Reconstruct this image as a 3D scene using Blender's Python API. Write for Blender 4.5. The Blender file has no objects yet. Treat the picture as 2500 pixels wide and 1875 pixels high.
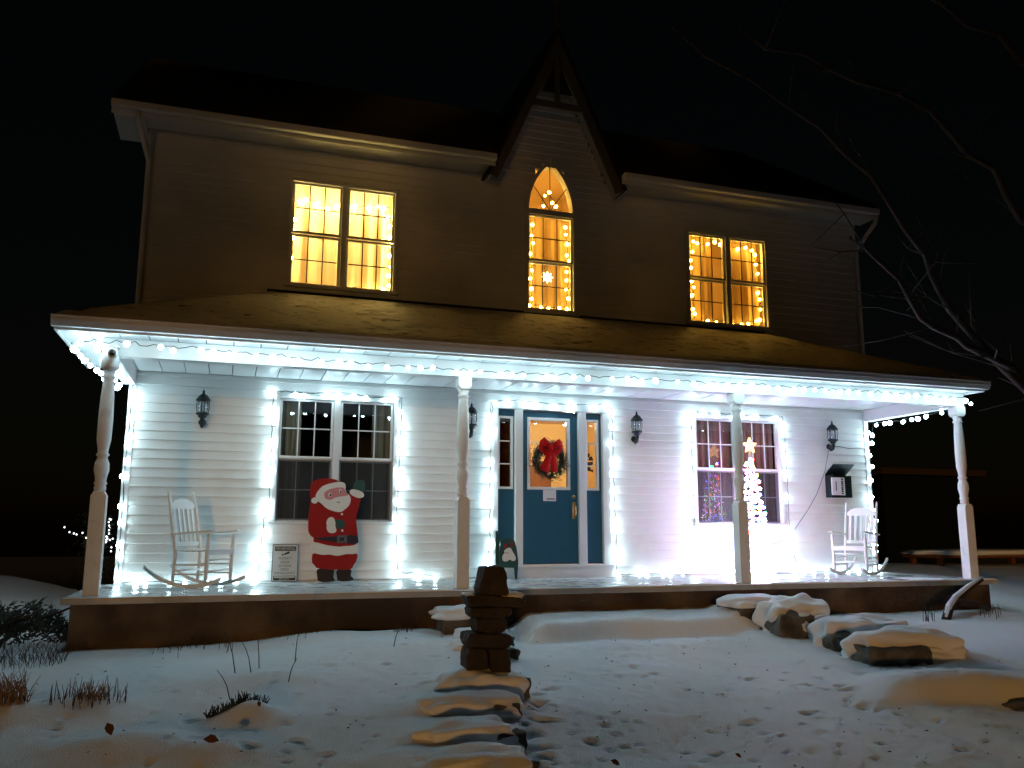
import bpy, math, random
import numpy as np
from mathutils import Matrix, Vector, noise as mnoise
R = math.radians
random.seed(7)
SC = bpy.context.scene
COL = SC.collection

# ------------------------------------------------------------------ camera
def make_camera():
    yaw, pitch, roll, f = 0.3195, 0.1691, 0.0024, 2086.7
    fw = Vector((math.sin(yaw)*math.cos(pitch), math.cos(yaw)*math.cos(pitch), math.sin(pitch)))
    r = Vector((math.cos(yaw), -math.sin(yaw), 0)); u = r.cross(fw)
    r2 = r*math.cos(roll)+u*math.sin(roll); u2 = -r*math.sin(roll)+u*math.cos(roll)
    cd = bpy.data.cameras.new('camera'); cam = bpy.data.objects.new('camera', cd); COL.objects.link(cam)
    m = Matrix.Identity(4)
    for i in range(3):
        m[i][0] = r2[i]; m[i][1] = u2[i]; m[i][2] = -fw[i]
    m.translation = Vector((-4.6713, -12.2262, 0.6979))
    cam.matrix_world = m
    cd.sensor_width = 36; cd.lens = f/2500*36; cd.clip_start = .05; cd.clip_end = 2000
    SC.camera = cam
make_camera()

# ------------------------------------------------------------------ night sky and the one distant warm light
SUN_EL, SUN_DX = 2.6, 0.3825          # low light from behind and left of the camera
W = bpy.data.worlds.new('World'); SC.world = W; W.use_nodes = True
nt = W.node_tree; bg = nt.nodes['Background']
sky = nt.nodes.new('ShaderNodeTexSky'); sky.sky_type = 'NISHITA'; sky.sun_disc = False
sky.sun_elevation = R(SUN_EL); sky.sun_rotation = math.pi+math.atan(SUN_DX)
nt.links.new(sky.outputs[0], bg.inputs[0]); bg.inputs[1].default_value = 0.0008
sd = bpy.data.lights.new('sun', 'SUN'); sd.energy = 0.55; sd.angle = R(2.2); sd.color = (1, .49, .12)
so = bpy.data.objects.new('sun', sd); COL.objects.link(so)
d = Vector((SUN_DX, 1, 0)).normalized(); d = Vector((d.x*math.cos(R(SUN_EL)), d.y*math.cos(R(SUN_EL)), -math.sin(R(SUN_EL))))
so.rotation_euler = d.to_track_quat('-Z', 'Y').to_euler(); so.location = (-15, -40, 8)

SC.render.engine = 'CYCLES'
cy = SC.cycles
cy.use_denoising = True
try: cy.denoiser = 'OPENIMAGEDENOISE'
except Exception: pass
cy.use_light_tree = True
cy.max_bounces = 6; cy.diffuse_bounces = 4; cy.glossy_bounces = 3; cy.transmission_bounces = 4; cy.transparent_max_bounces = 16
cy.sample_clamp_indirect = 6.0; cy.caustics_reflective = False; cy.caustics_refractive = False
vs = SC.view_settings; vs.view_transform = 'Standard'; vs.look = 'None'; vs.exposure = 0.0; vs.gamma = 1.0; vs.use_curve_mapping = False

# strengths of what gives off light
E_WHITE, E_TREE, E_WARM = 42.0, 84.0, 44.0

# ------------------------------------------------------------------ materials
MATS = {}
def pmat(name, col, rough=.6, var=.1, scale=6.0, bump=0.0, bscale=40.0, metal=0.0, spec=.5, col2=None, c2scale=3.0, c2lo=.45, c2hi=.6, trans=0.0, stretch=None, rvar=0.0):
    m = bpy.data.materials.new(name); m.use_nodes = True
    n = m.node_tree.nodes; l = m.node_tree.links; b = n['Principled BSDF']
    geo = n.new('ShaderNodeNewGeometry')
    vec = geo.outputs['Position']
    if stretch:
        mp = n.new('ShaderNodeMapping'); mp.inputs['Scale'].default_value = stretch
        l.new(vec, mp.inputs['Vector']); vec = mp.outputs[0]
    ns = n.new('ShaderNodeTexNoise'); ns.inputs['Scale'].default_value = scale; ns.inputs['Detail'].default_value = 5
    l.new(vec, ns.inputs['Vector'])
    mx = n.new('ShaderNodeMix'); mx.data_type = 'RGBA'
    a = [max(0, c*(1-var)) for c in col]+[1]; c = [min(1, c*(1+var)) for c in col]+[1]
    mx.inputs[6].default_value = a; mx.inputs[7].default_value = c
    l.new(ns.outputs[0], mx.inputs[0]); out = mx.outputs[2]
    if col2 is not None:
        n2 = n.new('ShaderNodeTexNoise'); n2.inputs['Scale'].default_value = c2scale; n2.inputs['Detail'].default_value = 6
        l.new(vec, n2.inputs['Vector'])
        mr = n.new('ShaderNodeMapRange'); mr.inputs[1].default_value = c2lo; mr.inputs[2].default_value = c2hi
        l.new(n2.outputs[0], mr.inputs[0])
        m2 = n.new('ShaderNodeMix'); m2.data_type = 'RGBA'; m2.inputs[7].default_value = list(col2)+[1]
        l.new(mr.outputs[0], m2.inputs[0]); l.new(out, m2.inputs[6]); out = m2.outputs[2]
    l.new(out, b.inputs['Base Color'])
    b.inputs['Roughness'].default_value = rough; b.inputs['Metallic'].default_value = metal
    b.inputs['Specular IOR Level'].default_value = spec
    if rvar:
        mr = n.new('ShaderNodeMapRange'); mr.inputs[1].default_value = .35; mr.inputs[2].default_value = .65
        mr.inputs[3].default_value = max(.03, rough-rvar); mr.inputs[4].default_value = min(1, rough+rvar)
        n3 = n.new('ShaderNodeTexNoise'); n3.inputs['Scale'].default_value = 2.2; l.new(vec, n3.inputs['Vector'])
        l.new(n3.outputs[0], mr.inputs[0]); l.new(mr.outputs[0], b.inputs['Roughness'])
    if bump:
        nb = n.new('ShaderNodeTexNoise'); nb.inputs['Scale'].default_value = bscale; nb.inputs['Detail'].default_value = 4
        l.new(vec, nb.inputs['Vector'])
        bp = n.new('ShaderNodeBump'); bp.inputs['Strength'].default_value = bump; bp.inputs['Distance'].default_value = .02
        l.new(nb.outputs[0], bp.inputs['Height']); l.new(bp.outputs[0], b.inputs['Normal'])
    if trans:
        tr = n.new('ShaderNodeBsdfTranslucent'); l.new(out, tr.inputs[0])
        ms = n.new('ShaderNodeMixShader'); ms.inputs[0].default_value = trans
        o = n['Material Output']; l.new(b.outputs[0], ms.inputs[1]); l.new(tr.outputs[0], ms.inputs[2]); l.new(ms.outputs[0], o.inputs[0])
    MATS[name] = m
    return m
def emat(name, col, strength):
    m = bpy.data.materials.new(name); m.use_nodes = True
    n = m.node_tree.nodes; l = m.node_tree.links; n.remove(n['Principled BSDF'])
    e = n.new('ShaderNodeEmission'); e.inputs[0].default_value = list(col)+[1]; e.inputs[1].default_value = strength
    l.new(e.outputs[0], n['Material Output'].inputs[0]); MATS[name] = m
    return m
def gmat(name, base=.045, tint=(1, 1, 1), rough=0.0):
    m = bpy.data.materials.new(name); m.use_nodes = True
    n = m.node_tree.nodes; l = m.node_tree.links; n.remove(n['Principled BSDF'])
    t = n.new('ShaderNodeBsdfTransparent'); t.inputs[0].default_value = list(tint)+[1]
    g = n.new('ShaderNodeBsdfGlossy'); g.inputs['Roughness'].default_value = rough
    lw = n.new('ShaderNodeLayerWeight'); lw.inputs[0].default_value = .5
    pw = n.new('ShaderNodeMath'); pw.operation = 'POWER'; pw.inputs[1].default_value = 4
    l.new(lw.outputs['Facing'], pw.inputs[0])
    ma = n.new('ShaderNodeMath'); ma.operation = 'MULTIPLY_ADD'; ma.inputs[1].default_value = .8; ma.inputs[2].default_value = base
    l.new(pw.outputs[0], ma.inputs[0])
    ms = n.new('ShaderNodeMixShader'); l.new(ma.outputs[0], ms.inputs[0]); l.new(t.outputs[0], ms.inputs[1]); l.new(g.outputs[0], ms.inputs[2])
    l.new(ms.outputs[0], n['Material Output'].inputs[0]); MATS[name] = m
    return m

SIDING = pmat('white_siding', (.74, .74, .73), .45, .06, 3, .12, 90, col2=(.60, .60, .57), c2scale=1.3, c2lo=.5, c2hi=.8)
TRIM = pmat('white_trim', (.66, .67, .67), .4, .04, 5, .05, 60)
RAKE = pmat('shaded_rake', (.10, .082, .06), .7, .2, 9, .2, 40)  # gable boards' lack of light is put into this dark colour
POSTM = pmat('painted_post', (.74, .73, .71), .45, .06, 9, .1, 70, col2=(.62, .6, .56), c2scale=7, c2lo=.58, c2hi=.72)
SOFFIT = pmat('soffit_white', (.60, .62, .63), .4, .04, 4)
SHINGLE = pmat('dark_shingle', (.012, .011, .011), .9, .4, 14, .5, 60)
SNOW = pmat('snow', (.86, .895, .935), .65, .05, 2.2, .55, 110, spec=.3)
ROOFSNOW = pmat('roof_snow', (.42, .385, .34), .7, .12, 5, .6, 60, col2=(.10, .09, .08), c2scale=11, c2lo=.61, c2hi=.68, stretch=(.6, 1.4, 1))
CONC = pmat('porch_concrete', (.34, .35, .34), .32, .2, 7, .2, 50, col2=(.46, .48, .49), c2scale=.9, c2lo=.4, c2hi=.7, rvar=.2)
FOUND = pmat('brown_foundation', (.13, .095, .06), .85, .4, 3.2, .6, 22, col2=(.035, .024, .016), c2scale=.9, c2lo=.40, c2hi=.58)
TEAL = pmat('teal_door_paint', (.013, .082, .135), .4, .12, 5, .06, 60)
GLASS = gmat('window_glass')
def screen_mat():
    m = bpy.data.materials.new('insect_screen_mesh'); m.use_nodes = True
    n = m.node_tree.nodes; l = m.node_tree.links; b = n['Principled BSDF']; b.inputs['Base Color'].default_value = (.02, .022, .024, 1); b.inputs['Roughness'].default_value = .7
    t = n.new('ShaderNodeBsdfTransparent'); ms = n.new('ShaderNodeMixShader'); ms.inputs[0].default_value = .42
    l.new(t.outputs[0], ms.inputs[1]); l.new(b.outputs[0], ms.inputs[2]); l.new(ms.outputs[0], n['Material Output'].inputs[0])
    return m
SCREEN = screen_mat()
BLACKM = pmat('black_metal', (.007, .010, .011), .45, .2, 30, .1, 80, spec=.25)
BRASS = pmat('worn_brass', (.5, .36, .16), .3, .2, 20, metal=1.0)
CORD = pmat('green_black_cord', (.012, .02, .016), .6, .2, 20)
CORDG = pmat('grey_cord', (.16, .17, .19), .6, .2, 20)
WOODW = pmat('white_painted_wood', (.68, .67, .64), .5, .08, 12, .1, 60)
RED = pmat('red_paint', (.29, .010, .009), .6, .12, 8, spec=.2)
CREAM = pmat('cream_paint', (.70, .69, .66), .5, .05, 8)
PINK = pmat('pink_paint', (.55, .21, .22), .5, .08, 8)
NAVY = pmat('navy_paint', (.012, .012, .03), .45, .2, 8)
BOOT = pmat('black_paint', (.012, .006, .006), .4, .2, 8)
GREENP = pmat('dark_green_paint', (.012, .06, .05), .5, .15, 8)
GREYP = pmat('grey_paint', (.10, .11, .13), .4, .1, 10)
SIGNW = pmat('sign_white', (.56, .58, .58), .4, .05, 8)
INK = pmat('sign_ink', (.012, .014, .016), .5, .1, 8)
INKB = pmat('sign_grey_ink', (.06, .075, .09), .5, .1, 8)
STONE = pmat('dark_field_stone', (.03, .022, .016), .85, .4, 6, .6, 25, col2=(.055, .034, .02), c2scale=4, c2lo=.5, c2hi=.7)
BLOCK = pmat('grey_retaining_stone', (.12, .11, .095), .9, .3, 7, .6, 30, col2=(.06, .055, .045), c2scale=5)
BARK = pmat('bare_bark', (.034, .02, .016), .9, .35, 12, .6, 40)
DRY = pmat('dry_straw', (.20, .13, .065), .8, .4, 10)
DARKDRY = pmat('dark_stalk', (.045, .038, .028), .8, .4, 10)
SPRIG = pmat('evergreen_sprig', (.022, .032, .022), .8, .4, 10)
NEEDLE = pmat('fir_needles', (.014, .032, .02), .7, .5, 14)
LEAFM = pmat('dead_leaf', (.10, .04, .02), .8, .3, 10)
CURT_DARK = pmat('olive_curtain', (.15, .15, .11), .8, .2, 6)
CURT_BROWN = pmat('brown_curtain', (.24, .13, .10), .8, .2, 6)
CURT_CREAM = pmat('cream_sheer', (.78, .70, .52), .8, .08, 6, trans=.45)
CURT_GOLD = pmat('gold_curtain', (.62, .44, .20), .8, .1, 6, trans=.35)
ROOMD = pmat('dark_room', (.03, .03, .034), .9, .2, 2)
ROOMW = pmat('warm_room', (.72, .55, .32), .8, .06, 2)
HALLW = pmat('hall_yellow_wall', (.85, .64, .34), .7, .06, 2)
WOODB = pmat('brown_wood', (.18, .062, .022), .45, .3, 5, .15, 20, stretch=(6, 6, .6))
MAILG = pmat('mailbox_green', (.006, .012, .012), .5, .3, 12, spec=.2)
PAPER = pmat('newsprint', (.62, .60, .62), .8, .08, 10)
RIBBON = pmat('red_ribbon', (.34, .004, .003), .7, .15, 9, spec=.08)
TREEW = pmat('white_wire', (.8, .8, .8), .5, .1, 9)
B_WHITE = emat('cool_white_led', (.62, .905, 1.0), E_WHITE)
B_WARM_L = emat('warm_led_pale', (1.0, .70, .20), E_WARM*2.8)
B_WARM_C = emat('warm_led_gold', (1.0, .59, .11), E_WARM*1.2)
B_WARM_R = emat('warm_led_amber', (1.0, .56, .08), E_WARM*1.15)

# ------------------------------------------------------------------ mesh helpers
class MB:
    def __init__(s): s.v = []; s.f = []
    def add(s, vs, fs):
        o = len(s.v); s.v += [tuple(q) for q in vs]; s.f += [tuple(i+o for i in f) for f in fs]; return s
    def box(s, x0, x1, y0, y1, z0, z1):
        vs = [(x, y, z) for z in (z0, z1) for y in (y0, y1) for x in (x0, x1)]
        return s.add(vs, [(0, 2, 3, 1), (4, 5, 7, 6), (0, 1, 5, 4), (2, 6, 7, 3), (0, 4, 6, 2), (1, 3, 7, 5)])
    def prism(s, poly, y0, y1):           # polygon in x,z pushed along y
        n = len(poly)
        a = sum(poly[i][0]*poly[(i+1) % n][1]-poly[(i+1) % n][0]*poly[i][1] for i in range(n))
        if a < 0: poly = poly[::-1]
        vs = [(x, y0, z) for x, z in poly]+[(x, y1, z) for x, z in poly]
        return s.add(vs, [tuple(range(n)), tuple(range(2*n-1, n-1, -1))]+[(i, i+n, (i+1) % n+n, (i+1) % n) for i in range(n)])
    def tube(s, pts, rad, n=6, cap=True):
        pts = [Vector(q) for q in pts]
        if not isinstance(rad, (list, tuple)): rad = [rad]*len(pts)
        o = len(s.v); prev = None
        for i, q in enumerate(pts):
            t = (pts[min(i+1, len(pts)-1)]-pts[max(i-1, 0)])
            t = t.normalized() if t.length > 1e-9 else Vector((0, 0, 1))
            if prev is None: a = t.orthogonal().normalized()
            else:
                a = prev-t*prev.dot(t)
                a = a.normalized() if a.length > 1e-6 else t.orthogonal().normalized()
            prev = a; b = t.cross(a)
            for k in range(n):
                w = 2*math.pi*k/n; s.v.append(tuple(q+(a*math.cos(w)+b*math.sin(w))*rad[i]))
        for i in range(len(pts)-1):
            for k in range(n):
                k2 = (k+1) % n; s.f.append((o+i*n+k, o+i*n+k2, o+(i+1)*n+k2, o+(i+1)*n+k))
        if cap:
            s.f.append(tuple(o+k for k in range(n))[::-1]); s.f.append(tuple(o+(len(pts)-1)*n+k for k in range(n)))
        return s
    def lathe(s, prof, c=(0, 0, 0), n=12):   # (radius, z) profile about a vertical axis
        o = len(s.v)
        for r, z in prof:
            for k in range(n):
                w = 2*math.pi*k/n; s.v.append((c[0]+r*math.cos(w), c[1]+r*math.sin(w), c[2]+z))
        for i in range(len(prof)-1):
            for k in range(n):
                k2 = (k+1) % n; s.f.append((o+i*n+k, o+i*n+k2, o+(i+1)*n+k2, o+(i+1)*n+k))
        s.f.append(tuple(o+k for k in range(n))[::-1]); s.f.append(tuple(o+(len(prof)-1)*n+k for k in range(n)))
        return s
    def mesh(s, name, smooth=False):
        m = bpy.data.meshes.new(name); m.from_pydata(s.v, [], s.f); m.update()
        if smooth: m.polygons.foreach_set('use_smooth', [True]*len(m.polygons))
        return m
    def build(s, name, mat, parent=None, smooth=False, bevel=0, seg=2):
        return link(name, s.mesh(name, smooth), mat, parent, bevel, seg)
def link(name, mesh, mat, parent=None, bevel=0, seg=2):
    if mat is not None and not mesh.materials: mesh.materials.append(mat)
    o = bpy.data.objects.new(name, mesh); COL.objects.link(o)
    if parent is not None: put(o, parent)
    if bevel:
        b = o.modifiers.new('bevel', 'BEVEL'); b.width = bevel; b.segments = seg; b.limit_method = 'ANGLE'
    return o
def put(o, parent):                        # child keeps its world coordinates
    o.parent = parent; o.matrix_parent_inverse = world(parent).inverted()
def world(o):
    m = o.matrix_basis.copy()
    if o.parent is not None: m = world(o.parent) @ o.matrix_parent_inverse @ m
    return m
def tag(o, label=None, cat=None, group=None, kind=None):
    for k, v in (('label', label), ('category', cat), ('group', group), ('kind', kind)):
        if v: o[k] = v
    return o
def thing(name, label, cat, loc=(0, 0, 0), rz=0, group=None):
    o = bpy.data.objects.new(name, None); COL.objects.link(o); o.empty_display_size = .1
    o.location = loc; o.rotation_euler = (0, 0, rz)
    return tag(o, label, cat, group)
def part(name, parent, loc=None):
    o = bpy.data.objects.new(name, None); COL.objects.link(o); o.empty_display_size = .05
    if loc: o.location = loc
    put(o, parent); return o
def B(name, mat, parent, *a, bevel=0):
    return MB().box(*a).build(name, mat, parent, bevel=bevel)

RNG = np.random.RandomState(3)
TAB = RNG.rand(256, 256)
def vnoise(x, y):
    xi = np.floor(x).astype(int); yi = np.floor(y).astype(int); fx = x-xi; fy = y-yi
    fx = fx*fx*(3-2*fx); fy = fy*fy*(3-2*fy)
    g = lambda a, b: TAB[a % 256, b % 256]
    return (g(xi, yi)*(1-fx)+g(xi+1, yi)*fx)*(1-fy)+(g(xi, yi+1)*(1-fx)+g(xi+1, yi+1)*fx)*fy
def fbm(x, y, o=4):
    t = 0; a = 1; n = 0
    for k in range(o): t = t+a*(vnoise(x*2**k+17*k, y*2**k+9*k)-.5); n += a; a *= .5
    return t/n
def sst(a, b, x):
    t = np.clip((x-a)/(b-a), 0, 1); return t*t*(3-2*t)
def bump(X, Y, cx, cy_, rx, ry, h, p=2):
    return h*np.exp(-(np.abs((X-cx)/rx)**p+np.abs((Y-cy_)/ry)**p))

# ------------------------------------------------------------------ ground
# label, x, y, length, depth, height of stone, turn, seed, cap thickness, drift (x half, y half, height, dx, dy)
EDGE = (
    ('snow capped square block against porch, right of the snowy step', 1.74, -2.62, .78, .46, .24, R(4), 1, .085, None),
    ('tall snow capped block second from porch on right side of walk', 1.92, -3.20, .66, .5, .27, R(-8), 2, .07, (.3, .2, .08, .35, .2)),
    ('wide snow capped stone third from porch on right side of walk', 2.25, -3.92, .84, .46, .20, R(-14), 3, .07, (.4, .25, .10, .25, .15)),
    ('snow capped dark stone fourth from porch on right side of walk', 2.15, -4.66, .90, .46, .19, R(-20), 4, .07, (.5, .3, .10, .35, .12)),
    ('long low snow covered stone at right edge of picture', 1.75, -6.15, 1.7, .5, .10, R(-24), 6, .05, (1.0, .26, .26, .15, .1)),
    ('snow capped block against porch, left of the snowy step', -1.98, -2.5, .66, .42, .19, R(3), 7, .08, None),
    ('snow rounded stone second from porch on left side of walk', -1.95, -3.0, .46, .36, .10, R(6), 8, .05, (.26, .2, .06, 0, 0)),
    ('snow rounded stone behind the stone figure', -2.08, -3.5, .46, .36, .09, R(12), 9, .05, (.27, .2, .05, 0, 0)),
    ('snow capped flat stone carrying the stone figure', -2.45, -4.76, .64, .40, .16, R(3), 10, .02, (.34, .17, .06, -.16, .06)),
    ('snow capped flat stone just in front of the stone figure', -2.72, -5.35, .66, .38, .11, R(5), 12, .02, (.36, .2, .07, -.20, .08)),
    ('snow capped flat stone second in front of the stone figure', -2.92, -6.0, .66, .38, .11, R(4), 13, .02, (.36, .2, .07, -.20, .08)),
    ('snow capped flat stone nearest the camera on left of walk', -3.05, -6.60, .68, .40, .11, R(6), 14, .02, (.38, .2, .07, -.20, .08)))
def ground_z(X, Y):
    X = np.asarray(X, float); Y = np.asarray(Y, float)
    z = -.42+.09*(np.clip(Y, -9, -2.3)+2.3)+.03*(np.clip(Y, -60, -9)+9)
    side = sst(6.1, 8.5, np.abs(X))
    z = z+side*(.07*np.clip(Y+2.3, 0, 5.6))-.16*np.clip(Y-4.2, 0, 22)-.02*np.clip(Y-26, 0, 400)
    z = z-.10*sst(-3.4, -4.8, X)*sst(-4.6, -2.6, Y)*(1-sst(-1, 1, Y))
    L = -1.5+(Y+2.4)*.322; Rr = 1.35+.1*(Y+2.7)
    path = sst(-.12, .18, X-L)*sst(-.12, .18, Rr-X)*sst(-9, -7.6, Y)
    z = z-.07*path
    step = sst(-1.5, -1.1, X)*sst(1.75, 1.35, X)*sst(-3.02, -2.78, Y+.10*fbm(X*1.5, Y*.5, 2))*(1-sst(-.5, .2, Y))
    z = z+.20*step
    z = z+bump(X, Y, .2, -3.35, 1.3, .3, .06)
    for a in ((-4.42, -5.28, .22, .17, .13), (-5.2, -5.75, .42, .26, .10), (-4.62, -6.0, .3, .2, .07), (-4.2, -4.2, .5, .25, .05),
              (-5.6, -4.72, .35, .25, .07), (-6.1, -4.85, .25, .22, .08), (-2.95, -3.2, .6, .4, .05), (3.3, -3.2, 1.2, .35, .07), (5.2, -2.7, .8, .25, .06),
              (2.6, -5.0, .5, .4, .08), (-3.6, -2.55, 1.2, .2, .05), (-1.1, -6.2, .8, .5, -.04), (-7.6, -.6, 1.0, 1.2, -.2)):
        z = z+bump(X, Y, *a)
    return z
def snow_ground():
    def axis(lo, a, b, hi, st):
        mid = np.arange(a, b+1e-6, st); out = [mid]; k = st; q = b; up = []
        while q < hi: k *= 1.22; q += k; up.append(q)
        k = st; q = a; dn = []
        while q > lo: k *= 1.22; q -= k; dn.append(q)
        return np.array(dn[::-1]+list(mid)+up)
    xs = axis(-260, -7.2, 6.8, 260, .032); ys = axis(-120, -8.2, -2.2, 400, .032)
    X, Y = np.meshgrid(xs, ys)
    Z = ground_z(X, Y)
    Z = Z+.09*fbm(X*.55, Y*.55, 3)+.035*fbm(X*1.9+5, Y*1.9, 3)+.014*fbm(X*6, Y*6, 3)+.008*fbm(X*15, Y*15, 2)
    rs = np.random.RandomState(11)
    def dimple(cx, cy_, r, ry, ang, dep):
        i0, i1 = np.searchsorted(xs, [cx-3*r, cx+3*r]); j0, j1 = np.searchsorted(ys, [cy_-3*r, cy_+3*r])
        if i1 <= i0 or j1 <= j0: return
        dx = X[j0:j1, i0:i1]-cx; dy = Y[j0:j1, i0:i1]-cy_
        c, s = math.cos(ang), math.sin(ang); u = (dx*c+dy*s)/r; v = (-dx*s+dy*c)/ry; q = u*u+v*v
        Z[j0:j1, i0:i1] += -dep*np.exp(-q*1.2)+.15*dep*np.exp(-(np.sqrt(q)-1.5)**2*4)
    for k in range(900):
        r = rs.uniform(.018, .045)*(1.5 if rs.rand() < .15 else 1)
        cx, cy_ = rs.uniform(-6.6, 3.8), rs.uniform(-8, -2.8)
        if cy_ > -4.2 and rs.rand() < .6: continue
        dimple(cx, cy_, r, r*rs.uniform(.5, .9), rs.uniform(-.6, .6), rs.uniform(.018, .040))
    for k in range(46):                                  # trampled strip beside the left edging
        t = rs.rand(); cx = -2.05-.85*t+rs.normal(0, .16); cy_ = -4.9-1.9*t+rs.normal(0, .12)
        dimple(cx, cy_, rs.uniform(.05, .09), rs.uniform(.035, .06), rs.uniform(0, 3), rs.uniform(.026, .048))
    for k in range(14):                                  # a line of footprints up the walk
        t = k/13; dimple(-1.6+1.3*t+(.11 if k % 2 else -.11), -7.4+4.2*t, .09, .045, 1.25, .016)
    for (cx, cy_) in ((1.2, -5.2), (.9, -5.5), (.55, -5.75), (.2, -6.1), (-.2, -6.35), (-.55, -6.7), (-.9, -6.95)):
        dimple(cx, cy_, .09, .05, .7, .018)
    for (lb, x, y, sx, sy, h, rz, sd_, cp, dr_) in EDGE:      # snow drifted over and behind each stone
        if not dr_: continue
        wx = X+.05*fbm(X*4, Y*4, 2)-(x+dr_[3]); wy = Y+.07*fbm(X*4+9, Y*4, 2)-(y+dr_[4]); c, s_ = math.cos(rz), math.sin(rz)
        u = (wx*c+wy*s_)/dr_[0]; v = (-wx*s_+wy*c)/dr_[1]; v = np.where(v > 0, v*.6, v); u = np.where(u*(1 if x > 0 else -1) > 0, u*.8, u)
        e_ = np.where(v > 0, 2.4, 4.0); eu = np.where(u*(1 if x > 0 else -1) > 0, 2.2, 4.5)
        Z += .8*dr_[2]*np.exp(-(np.abs(u)**eu+np.abs(v)**e_))*(1+.3*fbm(X*3, Y*3, 2))
    ny, nx = X.shape
    vs = np.stack([X.ravel(), Y.ravel(), Z.ravel()], 1)
    idx = np.arange(nx*ny).reshape(ny, nx)
    F = np.stack([idx[:-1, :-1], idx[:-1, 1:], idx[1:, 1:], idx[1:, :-1]], -1).reshape(-1, 4)
    m = bpy.data.meshes.new('snow_ground'); m.vertices.add(len(vs)); m.vertices.foreach_set('co', vs.ravel())
    m.loops.add(F.size); m.loops.foreach_set('vertex_index', F.ravel().astype(np.int32))
    m.polygons.add(len(F)); m.polygons.foreach_set('loop_start', np.arange(0, F.size, 4, dtype=np.int32))
    m.polygons.foreach_set('use_smooth', np.ones(len(F), dtype=bool))
    m.update(calc_edges=True); m.validate()
    o = link('snow_ground', m, SNOW); tag(o, 'snow covered garden ground with footprints and drifts', kind='structure')
    return o
snow_ground()
def gz(x, y): return float(ground_z(x, y)+.09*fbm(np.array(x*.55), np.array(y*.55), 3)+.035*fbm(np.array(x*1.9+5), np.array(y*1.9), 3))

# ------------------------------------------------------------------ house
XL, XR, ZC = -5.98, 5.95, 2.785
house = thing('house', 'white two storey clapboard house with steep centre gable and full width front porch', 'house', (0, 2, -.5))
def arch_half(z):                           # half width of the pointed arch opening above its spring line
    t = (z-5.72)/(6.60-5.72)
    a, H = .43, .88; rg = (a*a+H*H)/(2*a)
    return max(0, math.sqrt(max(0, rg*rg-(t*H)**2))-(rg-a)) if t > 0 else a
# x0, x1, z0, z1 of the openings in the front wall
OPEN = [(-4.09, -2.38, .79, 2.56), (2.45, 4.14, .79, 2.56), (-4.05, -2.45, 4.12, 5.76), (2.44, 4.05, 4.08, 5.72), (-.42, .44, 4.06, 5.72), (-.93, .97, 0, 2.6)]
for k in range(11):
    za = 5.72+k*.08; w = arch_half(za+.04)
    if w > .03: OPEN.append((.01-w, .01+w, za, za+.08))
def free(z0, z1, a, b):
    seg = [(a, b)]
    for (x0, x1, q0, q1) in OPEN:
        if q0 < z1-1e-4 and q1 > z0+1e-4:
            new = []
            for (s, e) in seg:
                if x1 <= s or x0 >= e: new.append((s, e)); continue
                if x0 > s: new.append((s, x0))
                if x1 < e: new.append((x1, e))
            seg = new
    return [q for q in seg if q[1]-q[0] > .02]
GAX, GZ0, GZ1 = .02, 6.22, 8.50              # gable wall centre, base and apex
def gable_half(z): return 1.02*(GZ1-z)/(GZ1-GZ0)
wall = part('front_wall', house)
core = MB()
zs = sorted({-.4, 0, 6.35}|{q for o in OPEN for q in o[2:]})
zs = [z for z in zs if z <= 6.35]
for a, b in zip(zs[:-1], zs[1:]):
    if b-a < .002: continue
    for s, e in free(a, b, XL, XR): core.box(s, e, .004, .12, a, b)
z = 6.35
while z < GZ1-.05:
    h = gable_half(z+.05)
    for s, e in free(z, z+.1, GAX-h, GAX+h): core.box(s, e, .004, .12, z, min(z+.1, GZ1))
    z += .1
core.build('wall_core', TRIM, wall)
EXPO = .123
unit = MB(); prof = [(0, 0), (-.021, .006), (-.024, .03), (-.004, 1.0), (0, 1.0)]
n = len(prof)
unit.add([(0, y, z) for y, z in prof]+[(1, y, z) for y, z in prof], [tuple(range(n)), tuple(range(2*n-1, n-1, -1))]+[(i, i+n, (i+1) % n+n, (i+1) % n) for i in range(n)])
UM = unit.mesh('siding_board'); UM.materials.append(SIDING)
def boards(z0, z1, lim):
    z = z0
    while z < z1-.02:
        top = min(z+EXPO, z1); a, b = lim((z+top)/2)
        if b-a > .05:
            for s, e in free(z+.01, top-.01, a, b):
                o = bpy.data.objects.new('siding_board', UM); COL.objects.link(o)
                o.location = (s, .002, z); o.scale = (e-s, 1, top-z); put_scaled(o, wall)
        z = top
def put_scaled(o, parent): o.parent = parent; o.matrix_parent_inverse = world(parent).inverted()
boards(.02, ZC, lambda z: (XL+.09, XR-.09))
boards(3.3, 6.22, lambda z: (XL+.09, XR-.09))
boards(6.22, GZ1, lambda z: (GAX-gable_half(z), GAX+gable_half(z)))
for x in (XL, XR-.09):
    B('corner_board', TRIM, wall, x, x+.09, -.028, .01, 0, 6.3)
# shell behind the front
B('side_wall', SIDING, house, XL, XL+.12, .12, 7.5, -.6, 6.3)
B('side_wall', SIDING, house, XR-.12, XR, .12, 7.5, -.6, 6.3)
B('back_wall', SIDING, house, XL, XR, 7.5, 7.62, -.6, 6.3)
B('upper_floor', TRIM, house, XL+.13, XR-.13, .13, 7.4, 3.2, 3.3)
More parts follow.
